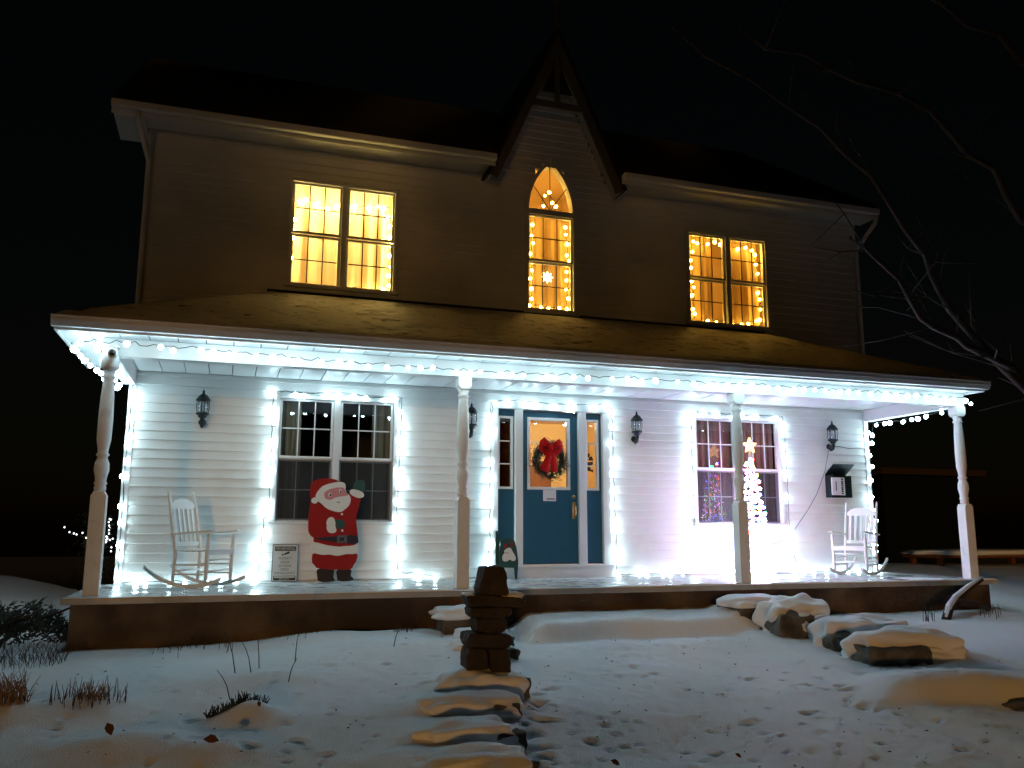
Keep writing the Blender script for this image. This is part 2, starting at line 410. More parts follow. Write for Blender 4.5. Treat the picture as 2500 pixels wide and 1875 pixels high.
# main roof
rf = part('roof', house)
th = .12; ye, zeve, yr, zr = -.42, 6.36, 3.75, 9.2
mb = MB()
for (xa, xb) in ((-6.42, -.98), (1.02, 6.10)):
    mb.add([(xa, ye, zeve), (xb, ye, zeve), (xb, yr, zr), (xa, yr, zr), (xa, ye, zeve+th), (xb, ye, zeve+th), (xb, yr, zr+th), (xa, yr, zr+th)],
           [(0, 3, 2, 1), (4, 5, 6, 7), (0, 1, 5, 4), (1, 2, 6, 5), (2, 3, 7, 6), (3, 0, 4, 7)])
ym = .14; zm = zeve+(ym-ye)*(zr-zeve)/(yr-ye)
mb.add([(-.98, ym, zm), (1.02, ym, zm), (1.02, yr, zr), (-.98, yr, zr), (-.98, ym, zm+th), (1.02, ym, zm+th), (1.02, yr, zr+th), (-.98, yr, zr+th)],
       [(0, 3, 2, 1), (4, 5, 6, 7), (0, 1, 5, 4), (1, 2, 6, 5), (2, 3, 7, 6), (3, 0, 4, 7)])
mb.add([(-6.42, yr, zr), (6.10, yr, zr), (6.10, 7.9, 6.36), (-6.42, 7.9, 6.36), (-6.42, yr, zr+th), (6.10, yr, zr+th), (6.10, 7.9, 6.36+th), (-6.42, 7.9, 6.36+th)],
       [(0, 3, 2, 1), (4, 5, 6, 7), (0, 1, 5, 4), (1, 2, 6, 5), (2, 3, 7, 6), (3, 0, 4, 7)])
mb.build('shingles', SHINGLE, rf)
for (xa, xb) in ((-6.42, -1.04), (1.1, 6.10)):
    B('eave_soffit', SOFFIT, rf, xa+.02, xb, -.40, .003, 6.225, 6.245)
    B('fascia', TRIM, rf, xa, xb, -.425, -.40, 6.20, 6.35)
    B('gutter', TRIM, rf, xa, xb, -.53, -.428, 6.25, 6.36, bevel=.02)
for sx, x in ((-1, XL+.03), (1, XR-.03)):
    MB().tube([(x+.14*sx, -.47, 6.24), (x+.12*sx, -.44, 6.1), (x, -.07, 5.72), (x, -.055, 5.5), (x, -.055, 3.3 if sx > 0 else 3.45)], .038, 8).build('downspout', TRIM, house, True)
for x in (XL-.41,):
    B('gable_return', TRIM, rf, x, x+.39, -.40, .4, 6.18, 6.22)
# centre gable: rakes, roof slabs, collar and king post with finial
gb = part('gable', house)
AP, BASE, HALF = 8.66, 6.10, 1.13
for s in (-1, 1):
    tip = (GAX+s*HALF, BASE); ap = (GAX, AP)
    nx, nz = s*(AP-BASE), HALF; ln = math.hypot(nx, nz); nx /= ln; nz /= ln
    off = lambda p, d: (p[0]-nx*d, p[1]-nz*d)
    cut = (GAX, AP-.20/nz if nz else AP)
    rake = [tip, ap, (GAX, AP-.14/abs(nz)*1.0), off(tip, .14)]
    MB().prism(rake, -.36, -.32).build('rake_board', RAKE, gb)
    slab = [(tip[0]+nx*.05, tip[1]+nz*.05), (GAX, AP+.05/nz), (GAX, AP-.01), (tip[0]+nx*.002, tip[1]+nz*.002)]
    MB().prism(slab, -.40, 3.6).build('gable_roof', SHINGLE, gb)
    sof = [off(tip, .02), off((GAX, AP), .02), off((GAX, AP), .04), off(tip, .04)]
    MB().prism(sof, -.315, .0).build('rake_soffit', SOFFIT, gb)
B('collar_tie', RAKE, gb, GAX-.42, GAX+.42, -.355, -.322, 7.36, 7.46)
kp = MB(); kp.box(GAX-.045, GAX+.045, -.345, -.318, 7.46, 8.62)
kp.lathe([(.05, 8.55), (.055, 8.72), (.035, 8.78), (.05, 8.84), (.03, 8.9), (.02, 9.2), (.032, 9.25), (.012, 9.36), (.003, 9.5)], (GAX, -.33, 0), 10)
kp.build('king_post', RAKE, gb, False)
MB().prism([(GAX-.26, 7.62), (GAX+.26, 7.62), (GAX, 8.2)], -.334, -.33).build('gable_infill', SHINGLE, gb)

# ---- porch
PD = -1.974
pf = part('porch_floor', house)
B('slab', CONC, pf, -6.22, 6.12, -2.30, 0, -.07, 0, bevel=.012)
fnd = part('foundation', house)
for k, (xa, xb) in enumerate(zip((-6.14, -2.0, 2.4), (-2.004, 2.396, 6.04))):
    B('foundation_panel', FOUND, fnd, xa, xb, -2.21+.002*(k % 2), -2.1, -1.0, -.073, bevel=.01)
B('foundation_side', FOUND, fnd, -6.14, -6.02, -2.09, 1.0, -1.0, -.073)
B('foundation_side', FOUND, fnd, 5.92, 6.04, -2.09, 1.0, -1.0, -.073)
# wind-blown snow along the slab edge
def snow_strip(name, x0, x1, y0, y1, z, h, parent, seed=0, mat=None, nx=220, ny=6, gap=.0):
    vs = []; fs = []
    for i in range(nx+1):
        x = x0+(x1-x0)*i/nx
        w = .6+.8*mnoise.noise((x*1.3+seed, 0, 0)); w = max(.25, min(1.2, w))
        for j in range(ny+1):
            t = j/ny; y = y0+(y1-y0)*t*w if y1 > y0 else y0
            prof = math.sin(math.pi*min(1, .12+.88*t))**.6 if 0 < t < 1 else 0
            hh = h*w*prof*(1+.5*mnoise.noise((x*9, y*9, seed)))
            vs.append((x, y-.02*prof*(1-t), z+max(0, hh)-.004))
    for i in range(nx):
        for j in range(ny):
            a = i*(ny+1)+j; fs.append((a, a+ny+1, a+ny+2, a+1))
    return MB().add(vs, fs).build(name, mat or SNOW, parent, True)
snow_strip('edge_snow', -3.6, 6.1, -2.31, -2.17, .0, .028, pf, 2.0, nx=380)
snow_strip('edge_snow', -6.2, -3.7, -2.30, -2.2, .0, .012, pf, 5.0)
snow_strip('edge_snow', 4.7, 6.1, -2.15, -1.35, .0, .02, pf, 8.0, nx=120, ny=10)
# posts
POST_PROF = [(.058, 1.10), (.062, 1.14), (.055, 1.16), (.068, 1.185), (.055, 1.21), (.06, 1.25), (.078, 1.33), (.074, 1.40), (.055, 1.45), (.05, 1.47), (.07, 1.495), (.052, 1.52), (.056, 1.56), (.074, 1.66), (.076, 1.9), (.068, 2.15), (.058, 2.30), (.056, 2.33), (.074, 2.35), (.056, 2.375), (.066, 2.41), (.07, 2.45)]
def post(x):
    p = part('porch_post', house, (x, PD, 0))
    h = .078
    MB().prism([(x-h, 0.001), (x+h, 0.001), (x+h, 1.05), (x+.05, 1.10), (x-.05, 1.10), (x-h, 1.05)], PD-h, PD+h).build('square_base', POSTM, p, bevel=.006)
    MB().lathe(POST_PROF, (x, PD, 0), 20).build('turned_shaft', POSTM, p, True)
    MB().prism([(x-.05, 2.43), (x+.05, 2.43), (x+.085, 2.47), (x+.085, 2.583), (x-.085, 2.583), (x-.085, 2.47)], PD-.085, PD+.085).build('square_top', POSTM, p, bevel=.005)
for x in (XL, -1.92, 2.02, XR): post(x)
bm = part('porch_beam', house)
B('front_beam', TRIM, bm, XL-.08, XR+.08, PD-.075, PD+.075, 2.585, ZC-.002)
for x in (XL, XR): B('side_beam', TRIM, bm, x-.075, x+.075, PD+.078, -.03, 2.585, ZC-.002)
ce = part('porch_ceiling', house)
OL, OR, OD = -6.5, 6.12, -2.36
pn = MB().box(0, 1, 0, 1, 0, .012).mesh('ceiling_panel'); pn.materials.append(SOFFIT)
x = OL+.03
while x < OR-.05:
    w = min(.298, OR-.03-x); o = bpy.data.objects.new('ceiling_panel', pn); COL.objects.link(o)
    o.location = (x, OD+.04, ZC+.003*(int(x*10) % 2)); o.scale = (w-.012, -OD-.045, 1); put_scaled(o, ce); x += .298
B('ceiling_backing', ROOMD, ce, OL+.03, OR-.03, OD+.04, -.004, ZC+.02, ZC+.03)
# hipped porch roof
pr = part('porch_roof', house)
ez, wz = 2.92, 4.0; run = -OD
hp = [(OL, OD, ez), (OR, OD, ez), (OR-run, 0, wz), (OL+run, 0, wz), (OL, 0, ez), (OR, 0, ez)]
dz = -.03
MB().add(hp+[(a, b, c+dz) for a, b, c in hp], [(0, 1, 2, 3), (0, 3, 4), (1, 5, 2), (6, 9, 8, 7), (6, 10, 9), (7, 8, 11), (0, 6, 7, 1), (0, 4, 10, 6), (1, 7, 11, 5), (4, 3, 9, 10), (2, 5, 11, 8), (3, 2, 8, 9)]).build('shingles', SHINGLE, pr)
B('fascia', TRIM, pr, OL, OR, OD, OD+.03, ZC-.01, ez-.03)
B('fascia', TRIM, pr, OL, OL+.03, OD+.033, -.0, ZC-.01, ez-.03)
B('fascia', TRIM, pr, OR-.03, OR, OD+.033, -.0, ZC-.01, ez-.03)
def gutter(x0, x1, y0, y1):                   # front gutter with its lip
    m = MB(); y = y0
    pf_ = [(y, 2.80), (y-.07, 2.80), (y-.105, 2.86), (y-.105, 2.90), (y-.115, 2.905), (y-.115, 2.915), (y-.095, 2.915), (y-.095, 2.865), (y-.065, 2.812), (y, 2.812)]
    k = len(pf_)
    m.add([(x0, a, b) for a, b in pf_]+[(x1, a, b) for a, b in pf_], [tuple(range(k)), tuple(range(2*k-1, k-1, -1))]+[(i, i+k, (i+1) % k+k, (i+1) % k) for i in range(k)])
    return m
gutter(OL-.02, OR+.02, OD-.002, 0).build('gutter', TRIM, pr)
# snow lying on the porch roof
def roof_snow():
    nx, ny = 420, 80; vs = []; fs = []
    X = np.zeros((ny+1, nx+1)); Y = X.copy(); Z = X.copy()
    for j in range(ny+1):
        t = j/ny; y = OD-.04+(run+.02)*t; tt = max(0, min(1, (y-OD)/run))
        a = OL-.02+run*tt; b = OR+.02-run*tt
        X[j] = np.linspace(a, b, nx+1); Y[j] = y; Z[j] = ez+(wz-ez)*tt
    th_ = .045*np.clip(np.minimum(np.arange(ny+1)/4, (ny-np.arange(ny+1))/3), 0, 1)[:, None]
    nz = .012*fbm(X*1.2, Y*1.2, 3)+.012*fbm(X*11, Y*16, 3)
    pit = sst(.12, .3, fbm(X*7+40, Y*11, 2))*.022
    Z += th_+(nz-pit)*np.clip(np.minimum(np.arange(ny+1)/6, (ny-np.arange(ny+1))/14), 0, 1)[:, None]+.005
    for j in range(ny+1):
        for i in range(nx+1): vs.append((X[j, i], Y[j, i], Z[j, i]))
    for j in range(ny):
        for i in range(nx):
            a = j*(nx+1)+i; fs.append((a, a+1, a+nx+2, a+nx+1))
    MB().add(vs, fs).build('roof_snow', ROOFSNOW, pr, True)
    for s in (-1, 1):                           # the two hip ends
        vs = []; fs = []; n1, n2 = 50, 40
        ex = OL-.02 if s < 0 else OR+.02
        for i in range(n1+1):
            t = i/n1; x = ex-s*run*t
            for j in range(n2+1):
                y = (OD-.02)+(run+.02)*(t+(1-t)*j/n2)
                z = ez+(wz-ez)*t+.045*min(1, t*9, )+.02*mnoise.noise((x*2, y*2, 3))*min(1, t*8)*(1 if 0 < j else .3)+.004
                vs.append((x, y, z))
        for i in range(n1):
            for j in range(n2):
                a = i*(n2+1)+j; q = (a, a+n2+1, a+n2+2, a+1); fs.append(q if s > 0 else q[::-1])
        MB().add(vs, fs).build('roof_snow', ROOFSNOW, pr, True)
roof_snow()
B('flashing', SHINGLE, pr, OL+run-.15, OR-run+.15, -.04, -.026, wz-.01, wz+.055)

# ---- windows
def pane_grid(p, gx0, gx1, gz0, gz1, y, cols, rows, mat, bar=.016, glass=GLASS):
    w = (gx1-gx0)/cols; h = (gz1-gz0)/rows
    for i in range(cols):
        for j in range(rows):
            B('pane', glass, p, gx0+i*w+.001, gx0+(i+1)*w-.001, y-.002, y+.002, gz0+j*h+.001, gz0+(j+1)*h-.001)
    for i in range(1, cols): B('muntin', mat, p, gx0+i*w-bar/2, gx0+i*w+bar/2, y-.012, y-.003, gz0, gz1)
    for j in range(1, rows):
        q = gz0+j*h
        for i in range(cols): B('muntin', mat, p, gx0+i*w+bar/2+.0005, gx0+(i+1)*w-bar/2-.0005, y-.012, y-.003, q-bar/2, q+bar/2)
def sash(p, gx0, gx1, gz0, gz1, y, top, bot, mat=TRIM, s=.032):
    m = MB(); m.box(gx0-s, gx0, y-.018, y+.018, gz0-bot, gz1+top); m.box(gx1, gx1+s, y-.018, y+.018, gz0-bot, gz1+top)
    m.box(gx0+.0004, gx1-.0004, y-.018, y+.018, gz0-bot, gz0); m.box(gx0+.0004, gx1-.0004, y-.018, y+.018, gz1, gz1+top)
    m.build('sash', mat, p)
GRID = pmat('silhouette_grid', (.05, .038, .02), .5, .2, 20)  # dark colour stands in for bars silhouetted against the lit windows
def twin_window(x0, x1, z0, z1, gA, gB, zt, zm1, zm0, zb, bar=.016, grid=None):
    scr = grid is None; grid = grid or TRIM
    p = part('window', house, ((x0+x1)/2, 0, z0))
    c = .055
    fr = MB()
    fr.box(x0, x0+c, -.05, .1, z0+.05, z1); fr.box(x1-c, x1, -.05, .1, z0+.05, z1)
    fr.box(x0+c, x1-c, -.05, .1, z1-c, z1); xm = (gA[1]+gB[0])/2; fr.box(xm-.042, xm+.042, -.045, .1, z0+.05, z1-c)
    fr.build('frame', TRIM, p, bevel=.006)
    B('sill', TRIM, p, x0-.03, x1+.03, -.075, .1, z0, z0+.048, bevel=.006)
    B('drip_cap', TRIM, p, x0-.01, x1+.01, -.065, -.022, z1+.001, z1+.022, bevel=.004)
    for (a, b) in (gA, gB):
        sash(p, a, b, zm1, zt, .005, .028, .034); pane_grid(p, a, b, zm1, zt, .01, 3, 2, grid, bar)
        sash(p, a, b, zb, zm0, .045, .034, .03); pane_grid(p, a, b, zb, zm0, .05, 3, 2, grid, bar)
        if scr: B('insect_screen', SCREEN, p, a-.02, b+.02, .008, .012, zb-.02, zm0+.02)
    return p
twin_window(-4.09, -2.38, .76, 2.56, (-4.0, -3.325), (-3.165, -2.475), 2.475, 1.705, 1.635, .845)
twin_window(2.45, 4.14, .76, 2.56, (2.54, 3.21), (3.37, 4.05), 2.475, 1.705, 1.635, .845)
twin_window(-4.05, -2.45, 4.12, 5.76, (-3.965, -3.32), (-3.17, -2.535), 5.675, 4.97, 4.90, 4.205, .017, GRID)
twin_window(2.44, 4.05, 4.08, 5.72, (2.525, 3.17), (3.32, 3.965), 5.635, 4.93, 4.86, 4.165, .017, GRID)
# pointed window in the gable
def gothic():
    p = part('gothic_window', house, (.01, 0, 4.06))
    x0, x1, z0, zs_ = -.42, .44, 4.06, 5.72; c = .05
    m = MB(); m.box(x0, x0+c, -.05, .1, z0+.05, zs_); m.box(x1-c, x1, -.05, .1, z0+.05, zs_)
    m.box(x0+c, x1-c, -.045, .1, zs_-.06, zs_+.03)
    N = 14; outer = []; inner = []
    for k in range(N+1):
        z = zs_+(6.60-zs_)*k/N; outer.append((arch_half(z)+.0, z))
    def off(o): return [(max(0, w-.055), z-(.05 if k == N else .0)) for k, (w, z) in enumerate(o)]
    inner = off(outer); outer = [(w+.012, z+(.04 if k == N else 0)) for k, (w, z) in enumerate(outer)]
    inner[-1] = (0, 6.50); inner[-2] = (max(.02, inner[-2][0]), min(inner[-2][1], 6.47))
    for s in (-1, 1):
        poly = [(.01+s*w, z) for w, z in outer]+[(.01+s*w, z) for w, z in inner[::-1]]
        m.prism(poly, -.05, .1)
    m.build('frame', TRIM, p)
    B('sill', TRIM, p, x0-.03, x1+.03, -.075, .1, z0-.03, z0+.048, bevel=.006)
    gx0, gx1 = -.345, .365
    sash(p, gx0, gx1, 4.93, 5.63, .005, .028, .034); pane_grid(p, gx0, gx1, 4.93, 5.63, .01, 3, 2, GRID, .015)
    sash(p, gx0, gx1, 4.14, 4.865, .045, .034, .03); pane_grid(p, gx0, gx1, 4.14, 4.865, .05, 3, 2, GRID, .015)
    # fan of panes under the arch, with radiating bars
    base = [(.01-inner[0][0], 5.755)]+[(.01-w, max(5.755, z)) for w, z in inner[1:]]+[(.01+w, max(5.755, z)) for w, z in inner[-2:0:-1]]+[(.01+inner[0][0], 5.755)]
    cx, cz = .01, 5.755; rim = base; cuts = [0, len(rim)//4, len(rim)//2, 3*len(rim)//4, len(rim)-1]
    for a, b in zip(cuts[:-1], cuts[1:]):
        MB().prism([(cx, cz)]+rim[a:b+1], .008, .012).build('pane', GLASS, p)
    for i in cuts[1:-1]:
        MB().tube([(cx, 0, cz), (rim[i][0], 0, rim[i][1])], .007, 5).build('muntin', GRID, p)
gothic()

# ---- entrance
ent = part('door_frame', house, (0, 0, 0))
for (a, b) in ((-.94, -.855), (-.585, -.465), (.445, .57), (.845, .97)):
    B('jamb', TRIM, ent, a, b, -.055, .1, .19, 2.505, bevel=.006)
B('head_trim', TRIM, ent, -.94, .97, -.06, .1, 2.507, 2.61, bevel=.006)
B('threshold', TRIM, ent, -.96, .99, -.10, .1, .15, .188, bevel=.005)
B('riser', TRIM, ent, -.95, .98, -.075, .1, .001, .148)
def leaf(p, x0, x1, z0, z1, fx0, fx1, fz0, fz1, y, fmat, fw=.045):
    m = MB(); m.box(x0, fx0, y-.02, y+.02, z0, z1); m.box(fx1, x1, y-.02, y+.02, z0, z1); m.box(fx0, fx1, y-.02, y+.02, z0, fz0); m.box(fx0, fx1, y-.02, y+.02, fz1, z1)
    m.build('slab', TEAL, p)
    f = MB(); f.box(fx0, fx0+fw, y-.035, y+.03, fz0, fz1); f.box(fx1-fw, fx1, y-.035, y+.03, fz0, fz1); f.box(fx0+fw, fx1-fw, y-.035, y+.03, fz0, fz0+fw); f.box(fx0+fw, fx1-fw, y-.035, y+.03, fz1-fw, fz1)
    f.build('glass_frame', fmat, p, bevel=.004)
dr = part('front_door', house, (0, 0, .19))
leaf(dr, -.463, .443, .195, 2.50, -.38, .32, 1.30, 2.40, .03, TRIM)
pane_grid(dr, -.335, .275, 1.345, 2.355, .032, 1, 3, TRIM, .018)
B('mail_slot', TRIM, dr, -.125, .085, .0, .009, 1.13, 1.298, bevel=.003)
B('slot_flap', INK, dr, -.07, .06, -.004, -.001, 1.155, 1.17)
m = MB(); m.lathe([(.001, -.03), (.03, -.03), (.03, .0), (.024, .008), (.024, .012)], (0, 0, 0), 14)
def turned(mb, c):                              # swing a z lathe to face -y
    mb.v = [(c[0]+x, c[1]-z, c[2]+y) for x, y, z in mb.v]; mb.f = [f for f in mb.f]; return mb
turned(m, (.375, -.0, 1.2)).build('deadbolt', BRASS, dr, True)
B('handle_plate', BRASS, dr, .355, .405, .0, .009, .86, 1.12, bevel=.01)
MB().tube([(.38, -.0, 1.08), (.38, -.05, 1.06), (.38, -.065, 1.0), (.38, -.06, .93), (.38, -.0, .9)], .011, 8).build('handle', BRASS, dr, True)
for (x0, x1, fx0, fx1) in ((-.853, -.587, -.853, -.605), (.572, .843, .572, .80)):
    sl = part('sidelight', house, ((x0+x1)/2, 0, .19))
    leaf(sl, x0, x1, .195, 2.50, fx0+.0, fx1, 1.30, 2.40, .03, TRIM, .035)
    pane_grid(sl, fx0+.035, fx1-.035, 1.335, 2.365, .032, 1, 3, TRIM, .018)

# ---- rooms behind the glass
def room(x0, x1, y1, z0, z1, mat, name='interior_wall'):
    m = MB(); y0 = .125
    m.add([(x0, y0, z0), (x1, y0, z0), (x1, y1, z0), (x0, y1, z0), (x0, y0, z1), (x1, y0, z1), (x1, y1, z1), (x0, y1, z1)], [(0, 1, 2, 3), (4, 7, 6, 5), (0, 3, 7, 4), (1, 5, 6, 2), (3, 2, 6, 7)])
    return m.build(name, mat, house)
room(-5.6, -1.3, 3.2, .05, 2.7, ROOMD); room(1.9, 5.6, 3.2, .05, 2.7, ROOMD)
room(-4.6, -1.9, 1.6, 3.32, 6.1, ROOMW); room(1.9, 4.6, 1.6, 3.32, 6.1, ROOMW); room(-.8, .85, 1.6, 3.32, 6.66, ROOMW)
room(-1.2, 1.85, 3.0, .12, 2.7, HALLW, 'hall_wall')
B('coat_cupboard', WOODB, house, -.45, .30, 1.75, 2.3, .13, 2.65)
B('shade_partition', WOODB, house, -.52, -.455, .16, 2.9, .13, 2.65)  # added wood panel that keeps the left sidelight dark, off the lamp
B('panelling', WOODB, house, .33, .98, 2.55, 2.6, .13, 1.95)

def curtain(x0, x1, y, z0, z1, mat, label, pleat=.09, amp=.022, gather=0, parts=1):
    vs = []; fs = []; nx = max(12, int((x1-x0)/.012)); nz = 10; ph = random.random()*6
    for i in range(nx+1):
        for j in range(nz+1):
            t = i/nx; w = j/nz; x = x0+(x1-x0)*t
            if gather: x += gather*math.sin(math.pi*w)*(1 if gather > 0 else 1)*(t if gather < 0 else 1-t)
            a = amp*(math.sin(2*math.pi*x/pleat+ph)+.45*math.sin(2*math.pi*x/(pleat*2.3)+1.3*ph))*(.7+.5*(1-w))
            vs.append((x, y+a, z0+(z1-z0)*w))
    for i in range(nx):
        for j in range(nz):
            a = i*(nz+1)+j; fs.append((a, a+nz+1, a+nz+2, a+1))
    o = MB().add(vs, fs).build('curtain', mat, None, True)
    return tag(o, label, 'curtain')
curtain(-4.06, -3.72, .17, .7, 2.6, CURT_DARK, 'olive curtain at left edge of the dark ground floor window')
curtain(-2.72, -2.42, .17, .7, 2.6, CURT_DARK, 'olive curtain at right edge of the dark ground floor window')
curtain(2.47, 3.28, .2, .7, 2.6, CURT_BROWN, 'brown curtain behind left half of window by the lit cone tree', .13, .03)
curtain(3.3, 4.1, .2, .7, 2.6, CURT_BROWN, 'brown curtain behind right half of window by the lit cone tree', .13, .03)
curtain(-4.08, -3.24, .24, 4.0, 5.85, CURT_CREAM, 'pale sheer curtain in left half of bright upstairs left window', .26, .05)
curtain(-3.22, -2.4, .24, 4.0, 5.85, CURT_CREAM, 'pale sheer curtain in right half of bright upstairs left window', .21, .055)
curtain(-.42, .44, .26, 3.9, 5.7, CURT_GOLD, 'gold curtain behind the pointed gable window', .16, .035)
curtain(2.42, 2.96, .24, 3.95, 5.8, CURT_GOLD, 'gold curtain in left half of amber upstairs right window', .2, .035)
curtain(2.99, 3.12, .28, 3.95, 5.8, CURT_GOLD, 'narrow folded gold curtain beside centre bar of upstairs right window', .07, .03)
curtain(3.3, 4.05, .24, 3.95, 5.8, CURT_GOLD, 'gold curtain in right half of amber upstairs right window', .17, .04)

# lamps of the lit rooms
def lamp(loc, r, col, st, label):
    t = thing('ceiling_lamp', label, 'lamp', loc)
    MB().lathe([(.02, -r), (r*.75, -r*.65), (r, 0), (r*.75, r*.65), (.02, r)], loc, 12).build('globe', emat('lamp_glow', col, st), t, True)
    MB().tube([(loc[0], loc[1], loc[2]+r), (loc[0], loc[1], loc[2]+r+.2)], .012, 6).build('stem', BRASS, t)
lamp((-3.25, .95, 5.4), .13, (1, .70, .25), 260, 'warm ceiling lamp in the room behind upstairs left window')
lamp((3.2, 1.0, 5.4), .11, (1, .56, .10), 45, 'warm ceiling lamp in the room behind upstairs right window')
lamp((0.0, 1.0, 5.6), .11, (1, .58, .12), 50, 'warm ceiling lamp in the room behind pointed gable window')
lamp((.75, 1.0, 2.45), .10, (1, .78, .44), 260, 'warm ceiling lamp in the hall behind the teal door')

# ------------------------------------------------------------------ string lights
bulb = MB().lathe([(.008, .0), (.022, -.012), (.030, -.030), (.024, -.052), (.004, -.066)], n=7).mesh('bulb', True)
bulb_w = {}
def bulb_mesh(mat, scale=1.0):
    k = (mat.name, scale)
    if k not in bulb_w:
        m = bulb.copy()
        for v in m.vertices: v.co *= scale
        m.materials.append(mat); bulb_w[k] = m
    return bulb_w[k]
def resample(pts, st):
    pts = [Vector(q) for q in pts]; out = [pts[0].copy()]; acc = 0
    for a, b in zip(pts[:-1], pts[1:]):
        L = (b-a).length; t = st-acc
        while t <= L: out.append(a+(b-a)*(t/L)); t += st
        acc = (acc+L) % st
    return out
def string_lights(label, runs, st, mat, sc=1.0, sag=.012, out=(0, -1, 0), group=None, rs=None, jit=.03, hang=True, cordr=.005):
    rs = rs or random.Random(len(label)*7+3)
    t = thing('string_lights', label, 'string lights', runs[0][0], group=group)
    cord = MB(); bm_ = bulb_mesh(mat, sc); o_ = Vector(out)
    for run in runs:
        q = resample(run, st/3.0); pts = []
        for i, p in enumerate(q):
            k = i % 3
            p = p+Vector((rs.uniform(-1, 1), rs.uniform(-.3, .3), rs.uniform(-1, 1)))*jit*.22
            p.z -= sag*(1 if k else 0); pts.append(p)
        if len(pts) > 1: cord.tube(pts, cordr, 5)
        for i in range(1, len(pts), 3):
            if rs.random() < .04: continue
            p = pts[i]+o_*.012+Vector((rs.uniform(-1, 1)*abs(o_.y), 0, 0))*0 + (pts[min(i+1, len(pts)-1)]-pts[i])*rs.uniform(-.9, .9)
            b = bpy.data.objects.new('bulb', bm_); COL.objects.link(b)
            b.scale = [rs.uniform(.85, 1.25)]*3; b.location = p; b.rotation_euler = (rs.uniform(-.9, .9), rs.uniform(-.9, .9), 0) if hang else (rs.uniform(-3, 3), rs.uniform(-3, 3), 0)
            put_scaled(b, t)
    cord.build('cord', CORD, t, True)
    return t
G = 'cool white string lights on the porch'
string_lights('cool white lights strung along the front porch beam under the gutter', [[(-6.3, -2.26, 2.70), (-5.6, -2.26, 2.71), (-3.6, -2.26, 2.66), (-1.9, -2.26, 2.64), (0, -2.26, 2.67), (2.0, -2.26, 2.69), (4, -2.26, 2.70), (6.0, -2.24, 2.69)]], .195, B_WHITE, 1.0, .02, group=G, jit=.07)
string_lights('cool white lights clustered along left return of porch eave behind corner post', [[(-6.36, -2.2, 2.68), (-6.3, -1.5, 2.66), (-6.25, -.8, 2.62), (-6.15, -.15, 2.58)], [(-6.1, -2.05, 2.66), (-6.08, -1.1, 2.58), (-6.06, -.2, 2.52)]], .24, B_WHITE, 1.0, group=G, jit=.06)
string_lights('cool white lights running back along right return of porch eave', [[(6.02, -2.2, 2.64), (6.04, -1.4, 2.56), (6.04, -.6, 2.54), (6.0, -.06, 2.56)], [(5.98, -.1, 2.5), (5.95, -.08, 2.2)]], .2, B_WHITE, 1.0, group=G, jit=.06)
string_lights('cool white lights down the left house corner', [[(-5.93, -.06, 2.62), (-5.95, -.045, 1.4), (-5.94, -.045, .12)]], .2, B_WHITE, 1.0, .0, group=G)
string_lights('cool white lights along floor behind left rocking chair and up around dark window', [[(-5.85, -.10, .04), (-5.2, -.10, .03), (-4.5, -.10, .03), (-4.22, -.09, .12), (-4.2, -.06, .6), (-4.12, -.07, 1.2), (-4.13, -.07, 2.6), (-3.7, -.08, 2.58), (-3.2, -.08, 2.62), (-2.7, -.08, 2.57), (-2.34, -.07, 2.6), (-2.35, -.07, 1.4), (-2.37, -.06, .7), (-2.33, -.06, .12), (-1.65, -.10, .03)]], .215, B_WHITE, 1.0, .004, group=G, jit=.05)
string_lights('cool white lights framing the teal front door', [[(-1.02, -.09, .06), (-.985, -.06, .4), (-.985, -.07, 2.62), (-.5, -.085, 2.64), (0, -.085, 2.60), (.5, -.085, 2.62), (1.0, -.07, 2.66), (1.02, -.07, 1.4), (1.05, -.06, .5), (1.03, -.08, .06)]], .23, B_WHITE, 1.0, .006, group=G, jit=.05)
string_lights('cool white lights on floor and up around window behind lit cone tree', [[(1.05, -.1, .03), (1.8, -.10, .03), (2.3, -.1, .03), (2.42, -.06, .3), (2.41, -.07, 1.2), (2.41, -.07, 2.6), (2.9, -.08, 2.6), (3.3, -.08, 2.58), (3.8, -.08, 2.61), (4.18, -.07, 2.58), (4.19, -.07, 1.5), (4.2, -.06, .8), (4.22, -.06, .4), (4.3, -.1, .04), (5.0, -.1, .03), (5.8, -.1, .03)]], .215, B_WHITE, 1.0, .004, group=G, jit=.05)
string_lights('cool white lights down the right house corner by the mailbox', [[(5.92, -.06, 2.45), (5.93, -.055, 1.3), (5.94, -.055, .1)]], .19, B_WHITE, 1.0, 0, group=G, jit=.05)
# warm strings inside the upstairs windows
GW = 'warm string lights inside upstairs windows'
string_lights('pale warm lights hung around inside of bright upstairs left window', [[(-3.98, .13, 4.25), (-3.95, .13, 4.9), (-3.98, .13, 5.4), (-3.8, .13, 5.55), (-3.5, .13, 5.42), (-3.3, .13, 5.58), (-3.0, .13, 5.5), (-2.75, .13, 5.56), (-2.55, .13, 5.55), (-2.53, .13, 4.8), (-2.55, .13, 4.3), (-2.75, .13, 4.22), (-3.15, .13, 4.24)]], .155, B_WARM_L, .9, .01, out=(0, 0, 0), group=GW, jit=.07)
string_lights('golden lights hung around inside of pointed gable window', [[(.22, .12, 5.86), (.1, .12, 6.02), (.03, .12, 6.16), (-.08, .12, 6.02), (-.06, .12, 5.86)], [(-.25, .13, 5.62), (-.26, .13, 4.9), (-.25, .13, 4.22), (0, .13, 4.2), (.34, .13, 4.22), (.36, .13, 4.9), (.34, .13, 5.62)]], .15, B_WARM_C, .8, .008, out=(0, 0, 0), group=GW, jit=.05)
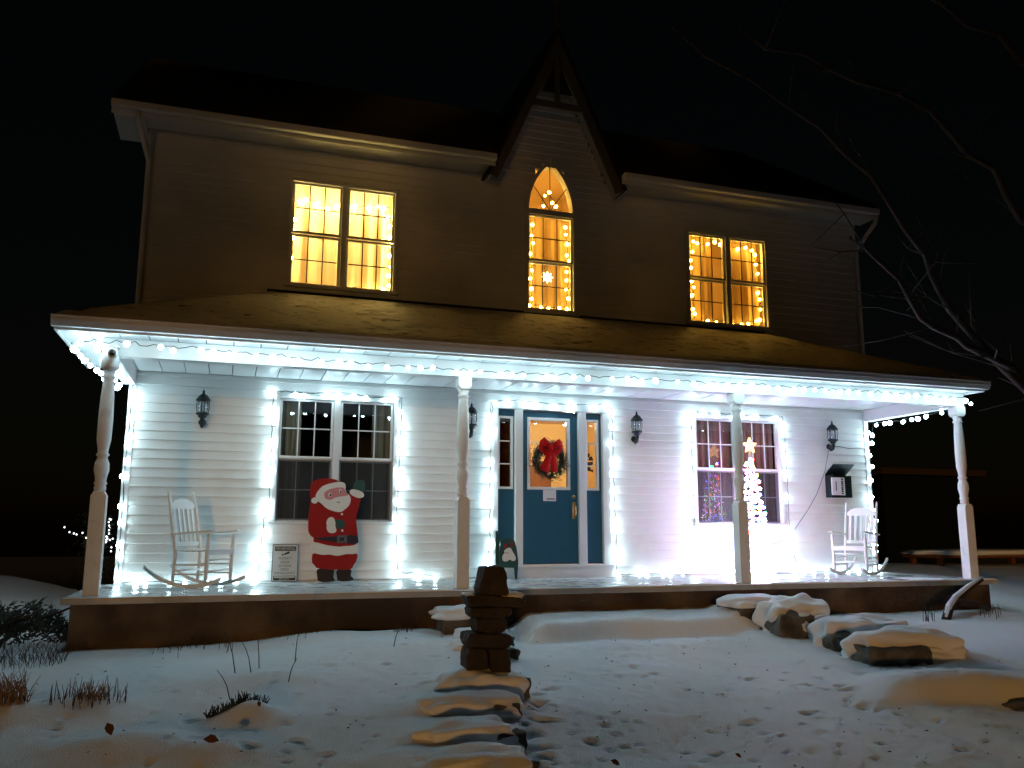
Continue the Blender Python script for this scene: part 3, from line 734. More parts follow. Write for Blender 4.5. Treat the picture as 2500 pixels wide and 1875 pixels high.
string_lights('amber lights hung around inside of upstairs right window', [[(2.66, .13, 4.25), (2.64, .13, 5.0), (2.66, .13, 5.62), (2.85, .13, 5.55), (3.1, .13, 5.66), (3.5, .13, 5.56), (3.7, .13, 5.64), (3.9, .13, 5.55), (3.96, .13, 5.0), (3.96, .13, 4.3), (3.6, .13, 4.22), (2.9, .13, 4.22)]], .16, B_WARM_R, .85, .01, out=(0, 0, 0), group=GW, jit=.07)
def star_poly(cx, cz, r0, r1, n): return [(cx+(r0 if k % 2 == 0 else r1)*math.sin(math.pi*k/n), cz+(r0 if k % 2 == 0 else r1)*math.cos(math.pi*k/n)) for k in range(2*n)]
tag(MB().prism(star_poly(.0, 4.68, .10, .055, 8), .10, .12).build('window_star', emat('star_glow', (1, .78, .38), 6)), 'glowing eight pointed star hung in pointed gable window', 'star')

# ------------------------------------------------------------------ cone tree of coloured lights
def cone_tree():
    cx, cy_ = 3.19, -.52
    t = thing('light_tree', 'tall thin cone tree of bright coloured lights with star, behind porch post', 'light tree', (cx, cy_, 0))
    fr = MB(); H, RB = 1.96, .29
    for k in range(6):
        a = 2*math.pi*k/6; fr.tube([(cx+RB*math.cos(a), cy_+RB*math.sin(a), .01), (cx+.012*math.cos(a), cy_+.012*math.sin(a), H)], .005, 5)
    for z in (.02, .6, 1.2):
        r = RB*(1-z/H); fr.tube([(cx+r*math.cos(2*math.pi*k/20), cy_+r*math.sin(2*math.pi*k/20), z) for k in range(21)], .005, 5)
    fr.build('frame', TREEW, t, True)
    s = E_TREE
    cols = [emat('led_red', (1, .055, .045), s), emat('led_blue', (.12, .16, 1), s*1.1), emat('led_green', (.05, .85, .30), s*.62), emat('led_amber', (1, .36, .04), s*.9), emat('led_violet', (.62, .13, 1), s), emat('led_white', (1, .95, .9), s*.62)]
    ms = [bulb_mesh(c, .8) for c in cols]; rs = random.Random(5)
    pts = []; turns = 15; N = 216; cord = []
    for i in range(N):
        u = i/N; z = .05+(H-.08)*(1-math.sqrt(1-u*.985)) if False else .05+(H-.1)*(1-(1-u)**.62)
        r = (RB+.012)*(1-z/H)+.012; a = 2*math.pi*turns*(1-(1-u)**.75)*1.3
        p = Vector((cx+r*math.cos(a), cy_+r*math.sin(a), z)); cord.append(p)
        b = bpy.data.objects.new('bulb', ms[rs.choice((0, 1, 1, 2, 2, 2, 3, 4, 4, 5, 5, 5))]); COL.objects.link(b)
        b.location = p+Vector((math.cos(a), math.sin(a), 0))*.008; b.rotation_euler = (rs.uniform(-2, 2), rs.uniform(-2, 2), 0); put_scaled(b, t)
    fine = []
    for p, q in zip(cord[:-1], cord[1:]):
        for k in range(3): fine.append(p.lerp(q, k/3))
    MB().tube(fine, .004, 4).build('garland_cord', TREEW, t, True)
    tn = MB()  # added white fibres that catch bulb light to fill out the tree's glow
    for k in range(1500):
        p = fine[rs.randrange(len(fine))]; dv = Vector((rs.gauss(0, 1), rs.gauss(0, 1), rs.gauss(0, 1))).normalized()*rs.uniform(.015, .035); sv = dv.orthogonal().normalized()*.003
        tn.add([p-sv, p+sv, p+dv], [(0, 1, 2)])
    tag(tn.build('glow_tinsel', TREEW, t), kind='stuff')
    st = MB().prism(star_poly(cx, 2.03, .13, .06, 5), cy_-.02, cy_+.02).build('star', emat('star_amber', (1, .60, .22), 4.2), t)
    MB().tube([(cx, cy_, 1.8), (cx, cy_, 1.95)], .01, 6).build('star_stem', TREEW, t)
cone_tree()

# ------------------------------------------------------------------ wall lanterns
def lantern(x, label):
    y = -.14; t = thing('wall_lantern', label, 'lantern', (x, -.02, 2.05), group='black carriage lanterns on the porch wall')
    a = MB(); a.lathe([(.045, -.015), (.05, 0), (.045, .012), (.01, .016)], n=12); turned(a, (x, -.03, 2.12))
    a.build('wall_plate', BLACKM, t, True)
    MB().tube([(x, -.03, 2.10), (x, -.08, 2.055), (x, -.125, 2.07), (x, y, 2.12), (x, y, 2.17)], [.016, .022, .026, .03, .03], 8).build('arm', BLACKM, t, True)
    MB().lathe([(.03, 2.16), (.05, 2.175), (.06, 2.2), (.086, 2.215), (.088, 2.228), (.07, 2.235)], (x, y, 0), 12).build('bowl', BLACKM, t, True)
    MB().lathe([(.052, 2.236), (.064, 2.28), (.068, 2.33), (.064, 2.395)], (x, y, 0), 12).build('glass', gmat('lantern_glass', .10, (.8, .84, .86), .1) if 'lantern_glass' not in MATS else MATS['lantern_glass'], t, True)
    for k in range(6):
        w = 2*math.pi*(k+.3)/6; c, s = math.cos(w), math.sin(w)
        MB().tube([(x+.07*c, y+.07*s, 2.228), (x+.085*c, y+.085*s, 2.31), (x+.078*c, y+.078*s, 2.405)], .0055, 5).build('bar', BLACKM, t, True)
    MB().lathe([(.094, 2.398), (.096, 2.41), (.075, 2.44), (.05, 2.475), (.022, 2.49), (.014, 2.51), (.018, 2.525), (.006, 2.54), (.004, 2.56)], (x, y, 0), 12).build('roof', BLACKM, t, True)
lantern(-5.04, 'black carriage lantern on wall above left rocking chair')
lantern(-1.3, 'black carriage lantern half hidden behind porch post left of the door')
lantern(1.4, 'black carriage lantern on bare wall right of the door')
lantern(5.1, 'black carriage lantern above the open mailbox')

# cords on the wall
tag(MB().tube([(5.07, -.05, 2.05), (4.98, -.04, 1.7), (4.79, -.04, 1.31), (4.6, -.04, 1.05), (4.31, -.04, .72), (4.0, -.06, .52), (3.55, -.2, .42), (3.4, -.4, .3)], .006, 5).build('extension_cord', CORDG, None, True), 'thin grey cord sagging from lantern above mailbox down to cone tree', 'cord')
tag(MB().tube([(5.14, -.05, 2.12), (5.3, -.045, 2.13), (5.5, -.04, 2.1), (5.8, -.05, 2.12)], .005, 5).build('extension_cord', CORD, None, True), 'short dark cord from lantern above mailbox to right corner lights', 'cord')

# ------------------------------------------------------------------ rocking chairs
def rocking_chair(label, loc, rz):
    t = thing('rocking_chair', label, 'rocking chair', (0, 0, 0), group='white rocking chairs')
    Rr = 1.05
    def rz_(y): return Rr-math.sqrt(Rr*Rr-y*y)
    for s in (-1, 1):
        m = MB(); pts = [(-.42+1.06*k/14) for k in range(15)]
        vs = []
        for y in pts:
            z = rz_(y); vs += [(s*.26-.016, y, z), (s*.26+.016, y, z), (s*.26+.016, y, z+.042), (s*.26-.016, y, z+.042)]
        fs = [(0, 3, 2, 1), (56, 57, 58, 59)]
        for i in range(14):
            a = i*4
            for k in range(4): fs.append((a+k, a+(k+1) % 4, a+4+(k+1) % 4, a+4+k))
        m.add(vs, fs).build('rocker', WOODW, t)
        MB().tube([(s*.26, -.22, rz_(-.22)+.03), (s*.26, -.22, .2), (s*.26, -.225, .42), (s*.265, -.235, .64)], [.018, .024, .026, .02], 8).build('front_leg', WOODW, t, True)
        MB().tube([(s*.25, .24, rz_(.24)+.03), (s*.25, .22, .38), (s*.25, .30, .8), (s*.25, .37, 1.13), (s*.25, .38, 1.16)], [.018, .024, .022, .018, .012], 8).build('back_post', WOODW, t, True)
        arm = MB().prism([(-.31, 0), (-.29, -.012), (.28, -.012), (.28, .01), (-.29, .012)], s*.27-.035, s*.27+.035).build('arm', WOODW, t)
        arm.data.transform(Matrix(((0, 1, 0, 0), (1, 0, 0, 0), (-.07, 0, 1, .655), (0, 0, 0, 1))))
        for z in (.16, .27): MB().tube([(s*.26, -.22, z), (s*.25, .23, z)], .011, 6).build('side_stretcher', WOODW, t, True)
    for (y, z) in ((-.22, .2), (-.22, .33), (.22, .2)): MB().tube([(-.26, y, z), (.26, y, z)], .011, 6).build('stretcher', WOODW, t, True)
    B('seat_rail', WOODW, t, -.25, .25, -.245, -.21, .385, .435)
    for k in range(6):
        y = -.25+k*.082; B('seat_slat', WOODW, t, -.285, .285, y, y+.068, .436-.012*math.sin(math.pi*k/5), .452-.012*math.sin(math.pi*k/5), bevel=.004)
    def by(z): return .22+(z-.38)*.2
    cr = [(-.235, 0), (.235, 0), (.235, .05), (.17, .1), (.08, .125), (0, .132), (-.08, .125), (-.17, .1), (-.235, .05)]
    MB().prism([(a, b+.94) for a, b in cr], by(1.0)-.011, by(1.0)+.011).build('crest_rail', WOODW, t, bevel=.004)
    B('lower_back_rail', WOODW, t, -.235, .235, by(.52)-.011, by(.52)+.011, .49, .54)
    for k in range(5):
        x = -.18+.09*k
        MB().add([(x-.02, by(.54), .535), (x+.02, by(.54), .535), (x+.02, by(.95), .95), (x-.02, by(.95), .95), (x-.02, by(.54)+.012, .535), (x+.02, by(.54)+.012, .535), (x+.02, by(.95)+.012, .95), (x-.02, by(.95)+.012, .95)], [(0, 1, 2, 3), (7, 6, 5, 4), (0, 4, 5, 1), (1, 5, 6, 2), (2, 6, 7, 3), (3, 7, 4, 0)]).build('back_slat', WOODW, t)
    t.location = loc; t.rotation_euler = (0, 0, rz)
rocking_chair('white rocking chair turned sideways beside the left house corner', (-4.90, -.85, .004), R(57))
rocking_chair('white rocking chair facing front under the open mailbox', (4.98, -.66, .004), R(-62))

# ------------------------------------------------------------------ painted cutout
S_ = {
 'coat':[(-3.596,0.992),(-3.59,1.071),(-3.51,1.047),(-3.42,1.003),(-3.359,0.954),(-3.189,0.916),(-3.082,1.007),(-3.076,1.117),(-3.078,1.178),(-3.007,1.159),(-2.915,1.11),(-2.941,0.998),(-2.986,0.838),(-2.957,0.698),(-2.935,0.49),(-3.053,0.451),(-3.271,0.452),(-3.547,0.511),(-3.525,0.57),(-3.58,0.599),(-3.612,0.667),(-3.613,0.814),(-3.612,0.913)],
 'hat':[(-3.585,1.071),(-3.601,1.11),(-3.607,1.259),(-3.58,1.319),(-3.522,1.35),(-3.415,1.371),(-3.295,1.363),(-3.209,1.328),(-3.282,1.275),(-3.428,1.212),(-3.485,1.152),(-3.511,1.072)],
 'head':[(-3.537,1.111),(-3.525,1.161),(-3.478,1.231),(-3.431,1.272),(-3.333,1.304),(-3.214,1.328),(-3.153,1.312),(-3.132,1.278),(-3.137,1.197),(-3.077,1.143),(-3.055,1.098),(-3.072,1.007),(-3.14,0.946),(-3.194,0.908),(-3.319,0.935),(-3.399,0.974),(-3.441,1.023),(-3.486,1.047)],
 'face':[(-3.417,1.183),(-3.35,1.224),(-3.231,1.251),(-3.151,1.247),(-3.139,1.202),(-3.087,1.147),(-3.127,1.132),(-3.187,1.131),(-3.295,1.104),(-3.309,1.079),(-3.399,1.083),(-3.421,1.143)],
 'cuff':[(-3.079,1.198),(-3.05,1.229),(-2.999,1.224),(-2.917,1.2),(-2.876,1.161),(-2.884,1.12),(-2.945,1.104),(-3.006,1.123),(-3.068,1.158)],
 'mitten':[(-3.041,1.259),(-3.003,1.341),(-2.933,1.367),(-2.861,1.333),(-2.868,1.242),(-2.886,1.171),(-2.978,1.189)],
 'cuff2':[(-3.368,0.806),(-3.345,0.841),(-3.306,0.851),(-3.271,0.831),(-3.253,0.767),(-3.257,0.727),(-3.232,0.668),(-3.254,0.638),(-3.307,0.63),(-3.353,0.653),(-3.371,0.697),(-3.366,0.737),(-3.377,0.766)],
 'mitten2':[(-3.265,0.806),(-3.216,0.822),(-3.145,0.807),(-3.119,0.757),(-3.127,0.708),(-3.181,0.683),(-3.246,0.698)],
 'belt':[(-3.525,0.57),(-3.355,0.584),(-2.952,0.619),(-2.938,0.539),(-2.936,0.495),(-3.055,0.49),(-3.353,0.525),(-3.52,0.555)],
 'buckle':[(-3.227,0.599),(-3.094,0.609),(-3.09,0.505),(-3.224,0.505)],
 'fur_trim':[(-3.567,0.516),(-3.489,0.511),(-3.37,0.476),(-3.272,0.461),(-3.183,0.451),(-3.114,0.463),(-3.034,0.462),(-2.934,0.495),(-2.931,0.386),(-2.99,0.352),(-3.1,0.357),(-3.178,0.334),(-3.247,0.334),(-3.317,0.354),(-3.404,0.345),(-3.483,0.36),(-3.537,0.38),(-3.558,0.414)],
 'trousers':[(-3.537,0.39),(-2.937,0.396),(-2.948,0.263),(-2.995,0.204),(-3.011,0.146),(-3.231,0.149),(-3.487,0.171),(-3.496,0.2),(-3.541,0.239),(-3.548,0.297)],
 'boot':[(-3.485,0.181),(-3.236,0.158),(-3.262,0.071),(-3.235,0.013),(-3.244,-0.008),(-3.453,-0.013),(-3.466,0.055)],
 'boot2':[(-3.226,0.158),(-3.004,0.165),(-3.03,0.063),(-2.985,0.038),(-2.989,-0.001),(-3.196,-0.007),(-3.208,0.061)]}
def ell(cx, cz, a, b, n=14): return [(cx+a*math.cos(2*math.pi*k/n), cz+b*math.sin(2*math.pi*k/n)) for k in range(n)]
def smooth_poly(p, it=2):
    for _ in range(it):
        q = []
        for a, b in zip(p, p[1:]+p[:1]):
            q += [(a[0]*.75+b[0]*.25, a[1]*.75+b[1]*.25), (a[0]*.25+b[0]*.75, a[1]*.25+b[1]*.75)]
        p = q
    return p
cut = thing('painted_cutout', 'painted wooden cutout of a waving bearded man in red suit below dark window', 'cutout', (-3.25, -.34, 0))
lay = [('boot', BOOT, 0), ('boot2', BOOT, 0), ('trousers', RED, 1), ('mitten', GREENP, 0), ('coat', RED, 2), ('fur_trim', CREAM, 3), ('belt', NAVY, 3), ('buckle', GREYP, 4), ('hat', RED, 3), ('head', CREAM, 4), ('face', PINK, 5), ('cuff', CREAM, 3), ('mitten2', GREENP, 3), ('cuff2', CREAM, 4)]
for k, m_, d_ in lay:
    poly = smooth_poly([(x, z+.016) for x, z in S_[k]]) if k != 'buckle' else [(x, z+.016) for x, z in S_[k]]
    MB().prism(poly, -.34-.0025*d_, -.322).build(k.rstrip('2').replace('head', 'beard'), m_, cut)
for nm, pl, m_, d_ in (('pompom', ell(-3.541, 1.083, .045, .042), CREAM, 5), ('eye', ell(-3.342, 1.163, .022, .03), CREAM, 6), ('eye', ell(-3.204, 1.212, .019, .03), CREAM, 6), ('pupil', ell(-3.337, 1.158, .013, .018), BOOT, 7), ('pupil', ell(-3.2, 1.206, .011, .018), BOOT, 7),
                       ('mouth', [(-3.253, 1.072), (-3.24, 1.058), (-3.222, 1.054), (-3.207, 1.06), (-3.2, 1.075), (-3.213, 1.068), (-3.228, 1.065), (-3.243, 1.068)], BOOT, 5), ('button', ell(-3.171, .904, .016, .016), CREAM, 3), ('button', ell(-3.159, .684, .016, .016), CREAM, 3), ('buckle_pin', [(-3.19, .59), (-3.13, .595), (-3.13, .545), (-3.19, .545)], NAVY, 5)):
    MB().prism(pl, -.34-.0025*d_, -.33).build(nm, m_, cut)
MB().add([(-3.3, -.32, .5), (-3.22, -.32, .5), (-3.22, -.03, .0015), (-3.3, -.03, .0015), (-3.3, -.30, .5), (-3.22, -.30, .5), (-3.22, -.01, .0015), (-3.3, -.01, .0015)], [(0, 1, 2, 3), (7, 6, 5, 4), (0, 4, 5, 1), (1, 5, 6, 2), (2, 6, 7, 3), (3, 7, 4, 0)]).build('stay', WOODB, cut)

# ------------------------------------------------------------------ signs
def text(s, size, loc, mat, parent, w=None, rx=math.pi/2):
    c = bpy.data.curves.new('lettering', 'FONT'); c.body = s; c.size = size; c.align_x = 'CENTER'; c.align_y = 'CENTER'; c.extrude = .0004; c.offset = .0
    c.materials.append(mat); o = bpy.data.objects.new('lettering', c); COL.objects.link(o)
    o.location = loc; o.rotation_euler = (rx, 0, 0)
    if w:
        bpy.context.view_layer.update(); o.scale.x = w/max(.001, o.dimensions.x)
    bpy.context.view_layer.update()
    me = bpy.data.meshes.new_from_object(o.evaluated_get(bpy.context.evaluated_depsgraph_get()))
    p = bpy.data.objects.new('lettering', me); COL.objects.link(p)
    p.location = o.location; p.rotation_euler = o.rotation_euler; p.scale = o.scale
    bpy.data.objects.remove(o); put(p, parent); return p
sg = thing('warning_sign', 'white metal warning sign leaning on wall between rocking chair and red cutout', 'sign', (-3.875, -.09, 0))
yS = -.09
def rrect(x0, x1, z0, z1, r): return [(x0+r, z0), (x1-r, z0), (x1-r*.3, z0+r*.3), (x1, z0+r), (x1, z1-r), (x1-r*.3, z1-r*.3), (x1-r, z1), (x0+r, z1), (x0+r*.3, z1-r*.3), (x0, z1-r), (x0, z0+r), (x0+r*.3, z0+r*.3)]
MB().prism(rrect(-4.046, -3.704, .004, .502, .02), yS, yS+.006).build('border', INKB, sg)
MB().prism(rrect(-4.037, -3.713, .013, .493, .018), yS-.002, yS-.0003).build('panel', SIGNW, sg)
B('heading_band', INK, sg, -4.012, -3.737, yS-.004, yS-.0025, .412, .470)
text('WARNING', .062, (-3.8745, yS-.0048, .441), SIGNW, sg, .25)
cam_i = MB(); cam_i.prism([(-3.895, .372), (-3.885, .358), (-3.83, .376), (-3.818, .388), (-3.822, .402), (-3.835, .405)], yS-.0035, yS-.0025); cam_i.prism([(-3.925, .368), (-3.912, .343), (-3.9, .362), (-3.885, .362), (-3.886, .37), (-3.905, .372)], yS-.0034, yS-.0025)
cam_i.build('camera_symbol', INK, sg)
for s, z, w in (('PROPERTY', .311, .17), ('UNDER', .262, .122), ('24 HOUR', .213, .165), ('VIDEO', .164, .11), ('SURVEILLANCE', .118, .275)): text(s, .044, (-3.876, yS-.0028, z), INKB, sg, w)
B('footer_band', INK, sg, -4.02, -3.732, yS-.004, yS-.0025, .022, .082)
B('footer_strip', SIGNW, sg, -4.01, -3.742, yS-.0048, yS-.0042, .056, .076)
text('SECURITY', .028, (-3.876, yS-.0048, .039), SIGNW, sg, .14)

bd = thing('painted_board', 'small dark green easel board with painted white snowman beside the door', 'board', (-.78, -.3, 0))
MB().prism([(-.90, .55), (-.85, .575), (-.77, .585), (-.69, .56), (-.652, .44), (-.626, .245), (-.645, .002), (-.672, .002), (-.688, .16), (-.87, .165), (-.88, .002), (-.905, .002), (-.915, .3)], -.31, -.292).build('panel', GREENP, bd)
MB().prism([(-.965, .68), (-.935, .69), (-.915, .50), (-.905, .25), (-.925, .002), (-.95, .002), (-.965, .3)], -.288, -.272).build('back_leaf', GREENP, bd)
MB().prism(smooth_poly([(-.85, .40), (-.80, .44), (-.745, .45), (-.715, .39), (-.666, .317), (-.668, .265), (-.722, .252), (-.75, .285), (-.806, .246), (-.869, .26), (-.87, .34), (-.83, .37)]), -.3125, -.3105).build('snowman_figure', CREAM, bd)
for pl in (ell(-.82, .47, .022, .03), ell(-.73, .49, .018, .035), ell(-.80, .372, .04, .008)): MB().prism(pl, -.3125, -.3105).build('red_mark', RED, bd)

# ------------------------------------------------------------------ wreath
wr = thing('wreath', 'evergreen wreath with big red bow and coloured baubles on teal door glass', 'wreath', (-.04, -.03, 1.74))
rs = random.Random(2); nm = MB()
for k in range(4200):
    a = rs.uniform(0, 2*math.pi); rr = .215+rs.gauss(0, .043); c = Vector((-.04+rr*math.cos(a), -.055+rs.gauss(0, .022), 1.745+rr*math.sin(a)))
    dv = Vector((math.cos(a+rs.uniform(.6, 2.2)), rs.uniform(-.7, .3), math.sin(a+rs.uniform(.6, 2.2)))).normalized()*rs.uniform(.03, .065)
    s_ = dv.orthogonal().normalized()*.005; s2 = dv.cross(s_).normalized()*.004
    nm.add([c-s_, c+s_, c+s2, c+dv], [(0, 1, 3), (1, 2, 3), (2, 0, 3), (0, 2, 1)])
nm.build('needles', NEEDLE, wr)
tp = [(-.04+.2*math.cos(2*math.pi*k/24), -.045, 1.745+.2*math.sin(2*math.pi*k/24)) for k in range(25)]
MB().tube(tp, .016, 6).build('ring', DARKDRY, wr, True)
BAU = [pmat('blue_bauble', (.02, .07, .35), .2, .1), pmat('gold_bauble', (.6, .42, .12), .25, .1, metal=1), pmat('green_bauble', (.02, .3, .1), .2, .1), pmat('red_bauble', (.35, .02, .02), .2, .1)]
for x, z, k in ((-.13, 1.585, 0), (-.06, 1.545, 1), (.01, 1.56, 1), (.07, 1.535, 1), (.05, 1.665, 2), (.04, 1.73, 0), (-.09, 1.535, 3), (.14, 1.60, 1), (.02, 1.52, 1), (-.2, 1.65, 3)):
    MB().lathe([(.004, -.026), (.018, -.019), (.026, 0), (.018, .019), (.004, .026)], (x, -.10, z), 10).build('bauble', BAU[k], wr, True)
def ribbon(pts, w):                              # (x, y, z) path, flat strip of width w in the x,z plane with thickness
    vs = []; fs = []
    for i, q in enumerate(pts):
        t = Vector(pts[min(i+1, len(pts)-1)])-Vector(pts[max(0, i-1)]); nrm = Vector((-t.z, 0, t.x)).normalized()*w[i]/2
        q = Vector(q)
        for dy in (0, .006): vs += [q+nrm+Vector((0, dy, 0)), q-nrm+Vector((0, dy, 0))]
    for i in range(len(pts)-1):
        a = i*4; fs += [(a, a+1, a+5, a+4), (a+2, a+6, a+7, a+3), (a, a+4, a+6, a+2), (a+1, a+3, a+7, a+5)]
    fs += [(0, 2, 3, 1), (len(vs)-4, len(vs)-3, len(vs)-1, len(vs)-2)]
    return MB().add(vs, fs).build('bow_ribbon', RIBBON, wr, True)
bx, bz = -.05, 1.93
ribbon([(bx, -.12, bz), (bx-.06, -.15, bz+.05), (bx-.12, -.13, bz+.10), (bx-.15, -.11, bz+.08)], [.05, .10, .12, .05])
ribbon([(bx, -.12, bz), (bx+.07, -.15, bz+.04), (bx+.15, -.13, bz+.08), (bx+.19, -.11, bz+.05)], [.05, .10, .12, .05])
ribbon([(bx-.14, -.11, bz+.09), (bx-.13, -.10, bz), (bx-.08, -.115, bz-.08), (bx, -.125, bz-.02)], [.06, .11, .10, .06])
ribbon([(bx+.18, -.11, bz+.06), (bx+.15, -.10, bz-.03), (bx+.08, -.115, bz-.08), (bx, -.125, bz-.02)], [.06, .11, .10, .06])
ribbon([(bx, -.13, bz), (bx-.03, -.14, bz-.12), (bx-.07, -.13, bz-.25), (bx-.10, -.125, bz-.36)], [.06, .10, .12, .13])
ribbon([(bx, -.13, bz), (bx+.03, -.14, bz-.12), (bx+.05, -.13, bz-.25), (bx+.06, -.125, bz-.37)], [.06, .10, .11, .11])
MB().lathe([(.01, -.045), (.035, -.03), (.042, 0), (.035, .03), (.01, .045)], (bx, -.14, bz), 10).build('bow_knot', RIBBON, wr, True)
orn = thing('hanging_ornament', 'small dark ornament hanging inside the right sidelight', 'ornament', (.69, .09, 1.7))
MB().tube([(.67, .09, 2.05), (.672, .09, 1.9)], .003, 4).build('hanger', CORD, orn)
for pl in ([(.655, 1.88), (.685, 1.885), (.69, 1.85), (.68, 1.825), (.72, 1.84), (.735, 1.80), (.75, 1.77), (.66, 1.77), (.675, 1.81), (.655, 1.83)], [(.64, 1.745), (.74, 1.75), (.735, 1.705), (.70, 1.695), (.68, 1.68), (.64, 1.71)], [(.635, 1.65), (.655, 1.675), (.69, 1.66), (.70, 1.625), (.735, 1.635), (.74, 1.585), (.715, 1.60), (.68, 1.605), (.635, 1.615)]):
    MB().prism(pl, .08, .10).build('figure_piece', pmat('ornament_brown', (.03, .012, .012), .6) if 'ornament_brown' not in MATS else MATS['ornament_brown'], orn, bevel=.004)

# ------------------------------------------------------------------ mailbox and paper
mbx = thing('mailbox', 'dark green wall mailbox with lid propped open beside right house corner', 'mailbox', (5.2, -.03, 1.25))
m = MB(); m.box(4.985, 5.405, -.035, -.025, 1.25, 1.64); m.box(4.985, 4.995, -.17, -.036, 1.25, 1.62); m.box(5.395, 5.405, -.17, -.036, 1.25, 1.62); m.box(4.996, 5.394, -.17, -.16, 1.25, 1.60); m.box(4.996, 5.394, -.159, -.036, 1.25, 1.262)
m.build('box', MAILG, mbx)
MB().add([(4.98, -.04, 1.64), (5.41, -.04, 1.64), (5.41, -.26, 1.80), (4.98, -.26, 1.80), (4.98, -.035, 1.648), (5.41, -.035, 1.648), (5.41, -.255, 1.808), (4.98, -.255, 1.808)], [(0, 1, 2, 3), (7, 6, 5, 4), (0, 4, 5, 1), (1, 5, 6, 2), (2, 6, 7, 3), (3, 7, 4, 0)]).build('lid', MAILG, mbx)
npz = thing('newspaper', 'folded printed paper tucked into front of the open mailbox', 'newspaper', (5.12, -.18, 1.29))
MB().box(4.985, 5.25, -.190, -.174, 1.29, 1.585).build('sheet', PAPER, npz, bevel=.004)
for k in range(8): B('print_block', INK, npz, 5.175, 5.215, -.1925, -.1905, 1.305+k*.034, 1.305+k*.034+.022+.004*(k % 3))
B('print_column', INKB, npz, 5.06, 5.08, -.1925, -.1905, 1.36, 1.52)

# ------------------------------------------------------------------ security camera on the corner post
scm = thing('security_camera', 'white security camera on top of left corner porch post', 'camera', (-5.96, -2.10, 2.5))
MB().lathe([(.085, 2.655), (.085, 2.675)], (-5.96, -2.14, 0), 16).build('mount', TRIM, scm, True)
MB().lathe([(.03, 2.40), (.07, 2.405), (.088, 2.44), (.088, 2.56), (.072, 2.60), (.062, 2.655)], (-5.96, -2.15, 0), 18).build('body', TRIM, scm, True)
a = MB(); a.lathe([(.046, 0), (.046, .12), (.038, .132), (.034, .125)], n=16); turned(a, (-5.93, -2.17, 2.57)).build('barrel', TRIM, scm, True)
a = MB(); a.lathe([(.031, 0), (.031, .012)], n=14); turned(a, (-5.93, -2.292, 2.57)).build('lens', BOOT, scm, True)

# ------------------------------------------------------------------ stone figure and edging stones
ROUGH = bpy.data.textures.new('stone_relief', 'CLOUDS'); ROUGH.noise_scale = .09; ROUGH.noise_depth = 3
def stone_poly(poly, y0, y1, name, parent, mat=STONE, bev=.022):
    o = MB().prism(poly, y0, y1).build(name, mat, parent, bevel=bev, seg=3)
    sb = o.modifiers.new('cuts', 'SUBSURF'); sb.subdivision_type = 'SIMPLE'; sb.levels = 3; sb.render_levels = 3
    dm = o.modifiers.new('rough', 'DISPLACE'); dm.texture = ROUGH; dm.strength = .035; dm.mid_level = .5; dm.texture_coords = 'GLOBAL'
    return o
fg = thing('stone_figure', 'dark stacked stone figure with arms and legs standing beside snowy walk', 'stone figure', (-2.4, -4.75, -.6))
for nm_, poly, y0, y1 in (('head_stone', [(-2.476, .377), (-2.296, .378), (-2.271, .331), (-2.252, .146), (-2.262, .118), (-2.516, .14), (-2.531, .174), (-2.49, .334)], -4.85, -4.64),
                          ('arm_stone', [(-2.643, .131), (-2.583, .135), (-2.50, .139), (-2.139, .103), (-2.099, .079), (-2.108, .027), (-2.164, .024), (-2.606, .034), (-2.63, .074)], -4.87, -4.62),
                          ('chest_stone', [(-2.606, .033), (-2.22, .026), (-2.239, -.05), (-2.276, -.066), (-2.544, -.062), (-2.607, -.045)], -4.86, -4.63),
                          ('belly_stone', [(-2.551, -.063), (-2.266, -.068), (-2.265, -.163), (-2.312, -.196), (-2.531, -.184), (-2.55, -.154)], -4.85, -4.64),
                          ('hip_stone', [(-2.627, -.186), (-2.549, -.184), (-2.306, -.198), (-2.232, -.215), (-2.234, -.289), (-2.262, -.322), (-2.614, -.305), (-2.636, -.251)], -4.88, -4.60),
                          ('leg_stone', [(-2.614, -.306), (-2.464, -.314), (-2.439, -.382), (-2.432, -.50), (-2.636, -.49), (-2.631, -.374)], -4.86, -4.63),
                          ('leg_stone', [(-2.433, -.319), (-2.256, -.323), (-2.237, -.424), (-2.227, -.53), (-2.42, -.52), (-2.425, -.359)], -4.86, -4.63)):
    stone_poly(poly, y0, y1, nm_, fg)
def rock(c, sz, rnd=.35, rough=.05, n=7, seed=0, rz=0, flat=0):
    vs = []; fs = []; key = {}
    def vid(p):
        k = tuple(round(q, 5) for q in p)
        if k not in key:
            v = Vector(p); sph = v.normalized(); w = v.lerp(sph*1.2, rnd)
            if flat and w.z < 0: w.z *= flat
            w = w*(1+rough*mnoise.noise(w*1.7+Vector((seed, seed*2, 0)))*2)
            w = Vector((w.x*sz[0]/2, w.y*sz[1]/2, w.z*sz[2]/2)); w.rotate(Matrix.Rotation(rz, 3, 'Z'))
            key[k] = len(vs); vs.append(tuple(w+Vector(c)))
        return key[k]
    for ax in range(3):
        for s in (-1, 1):
            for i in range(n):
                for j in range(n):
                    q = []
                    for (a, b) in ((i, j), (i+1, j), (i+1, j+1), (i, j+1)):
                        p = [0, 0, 0]; p[ax] = s; p[(ax+1) % 3] = 2*a/n-1; p[(ax+2) % 3] = 2*b/n-1; q.append(vid(p))
                    fs.append(tuple(q) if s > 0 else tuple(q[::-1]))
    return MB().add(vs, fs)
rock((-2.20, -4.75, .112), (.17, .20, .07), .6, .2, 8, 21, 0, .5).build('snow_patch', SNOW, fg, True)
rock((-2.60, -4.75, .135), (.08, .18, .03), .6, .2, 8, 22, 0, .5).build('snow_patch', SNOW, fg, True)
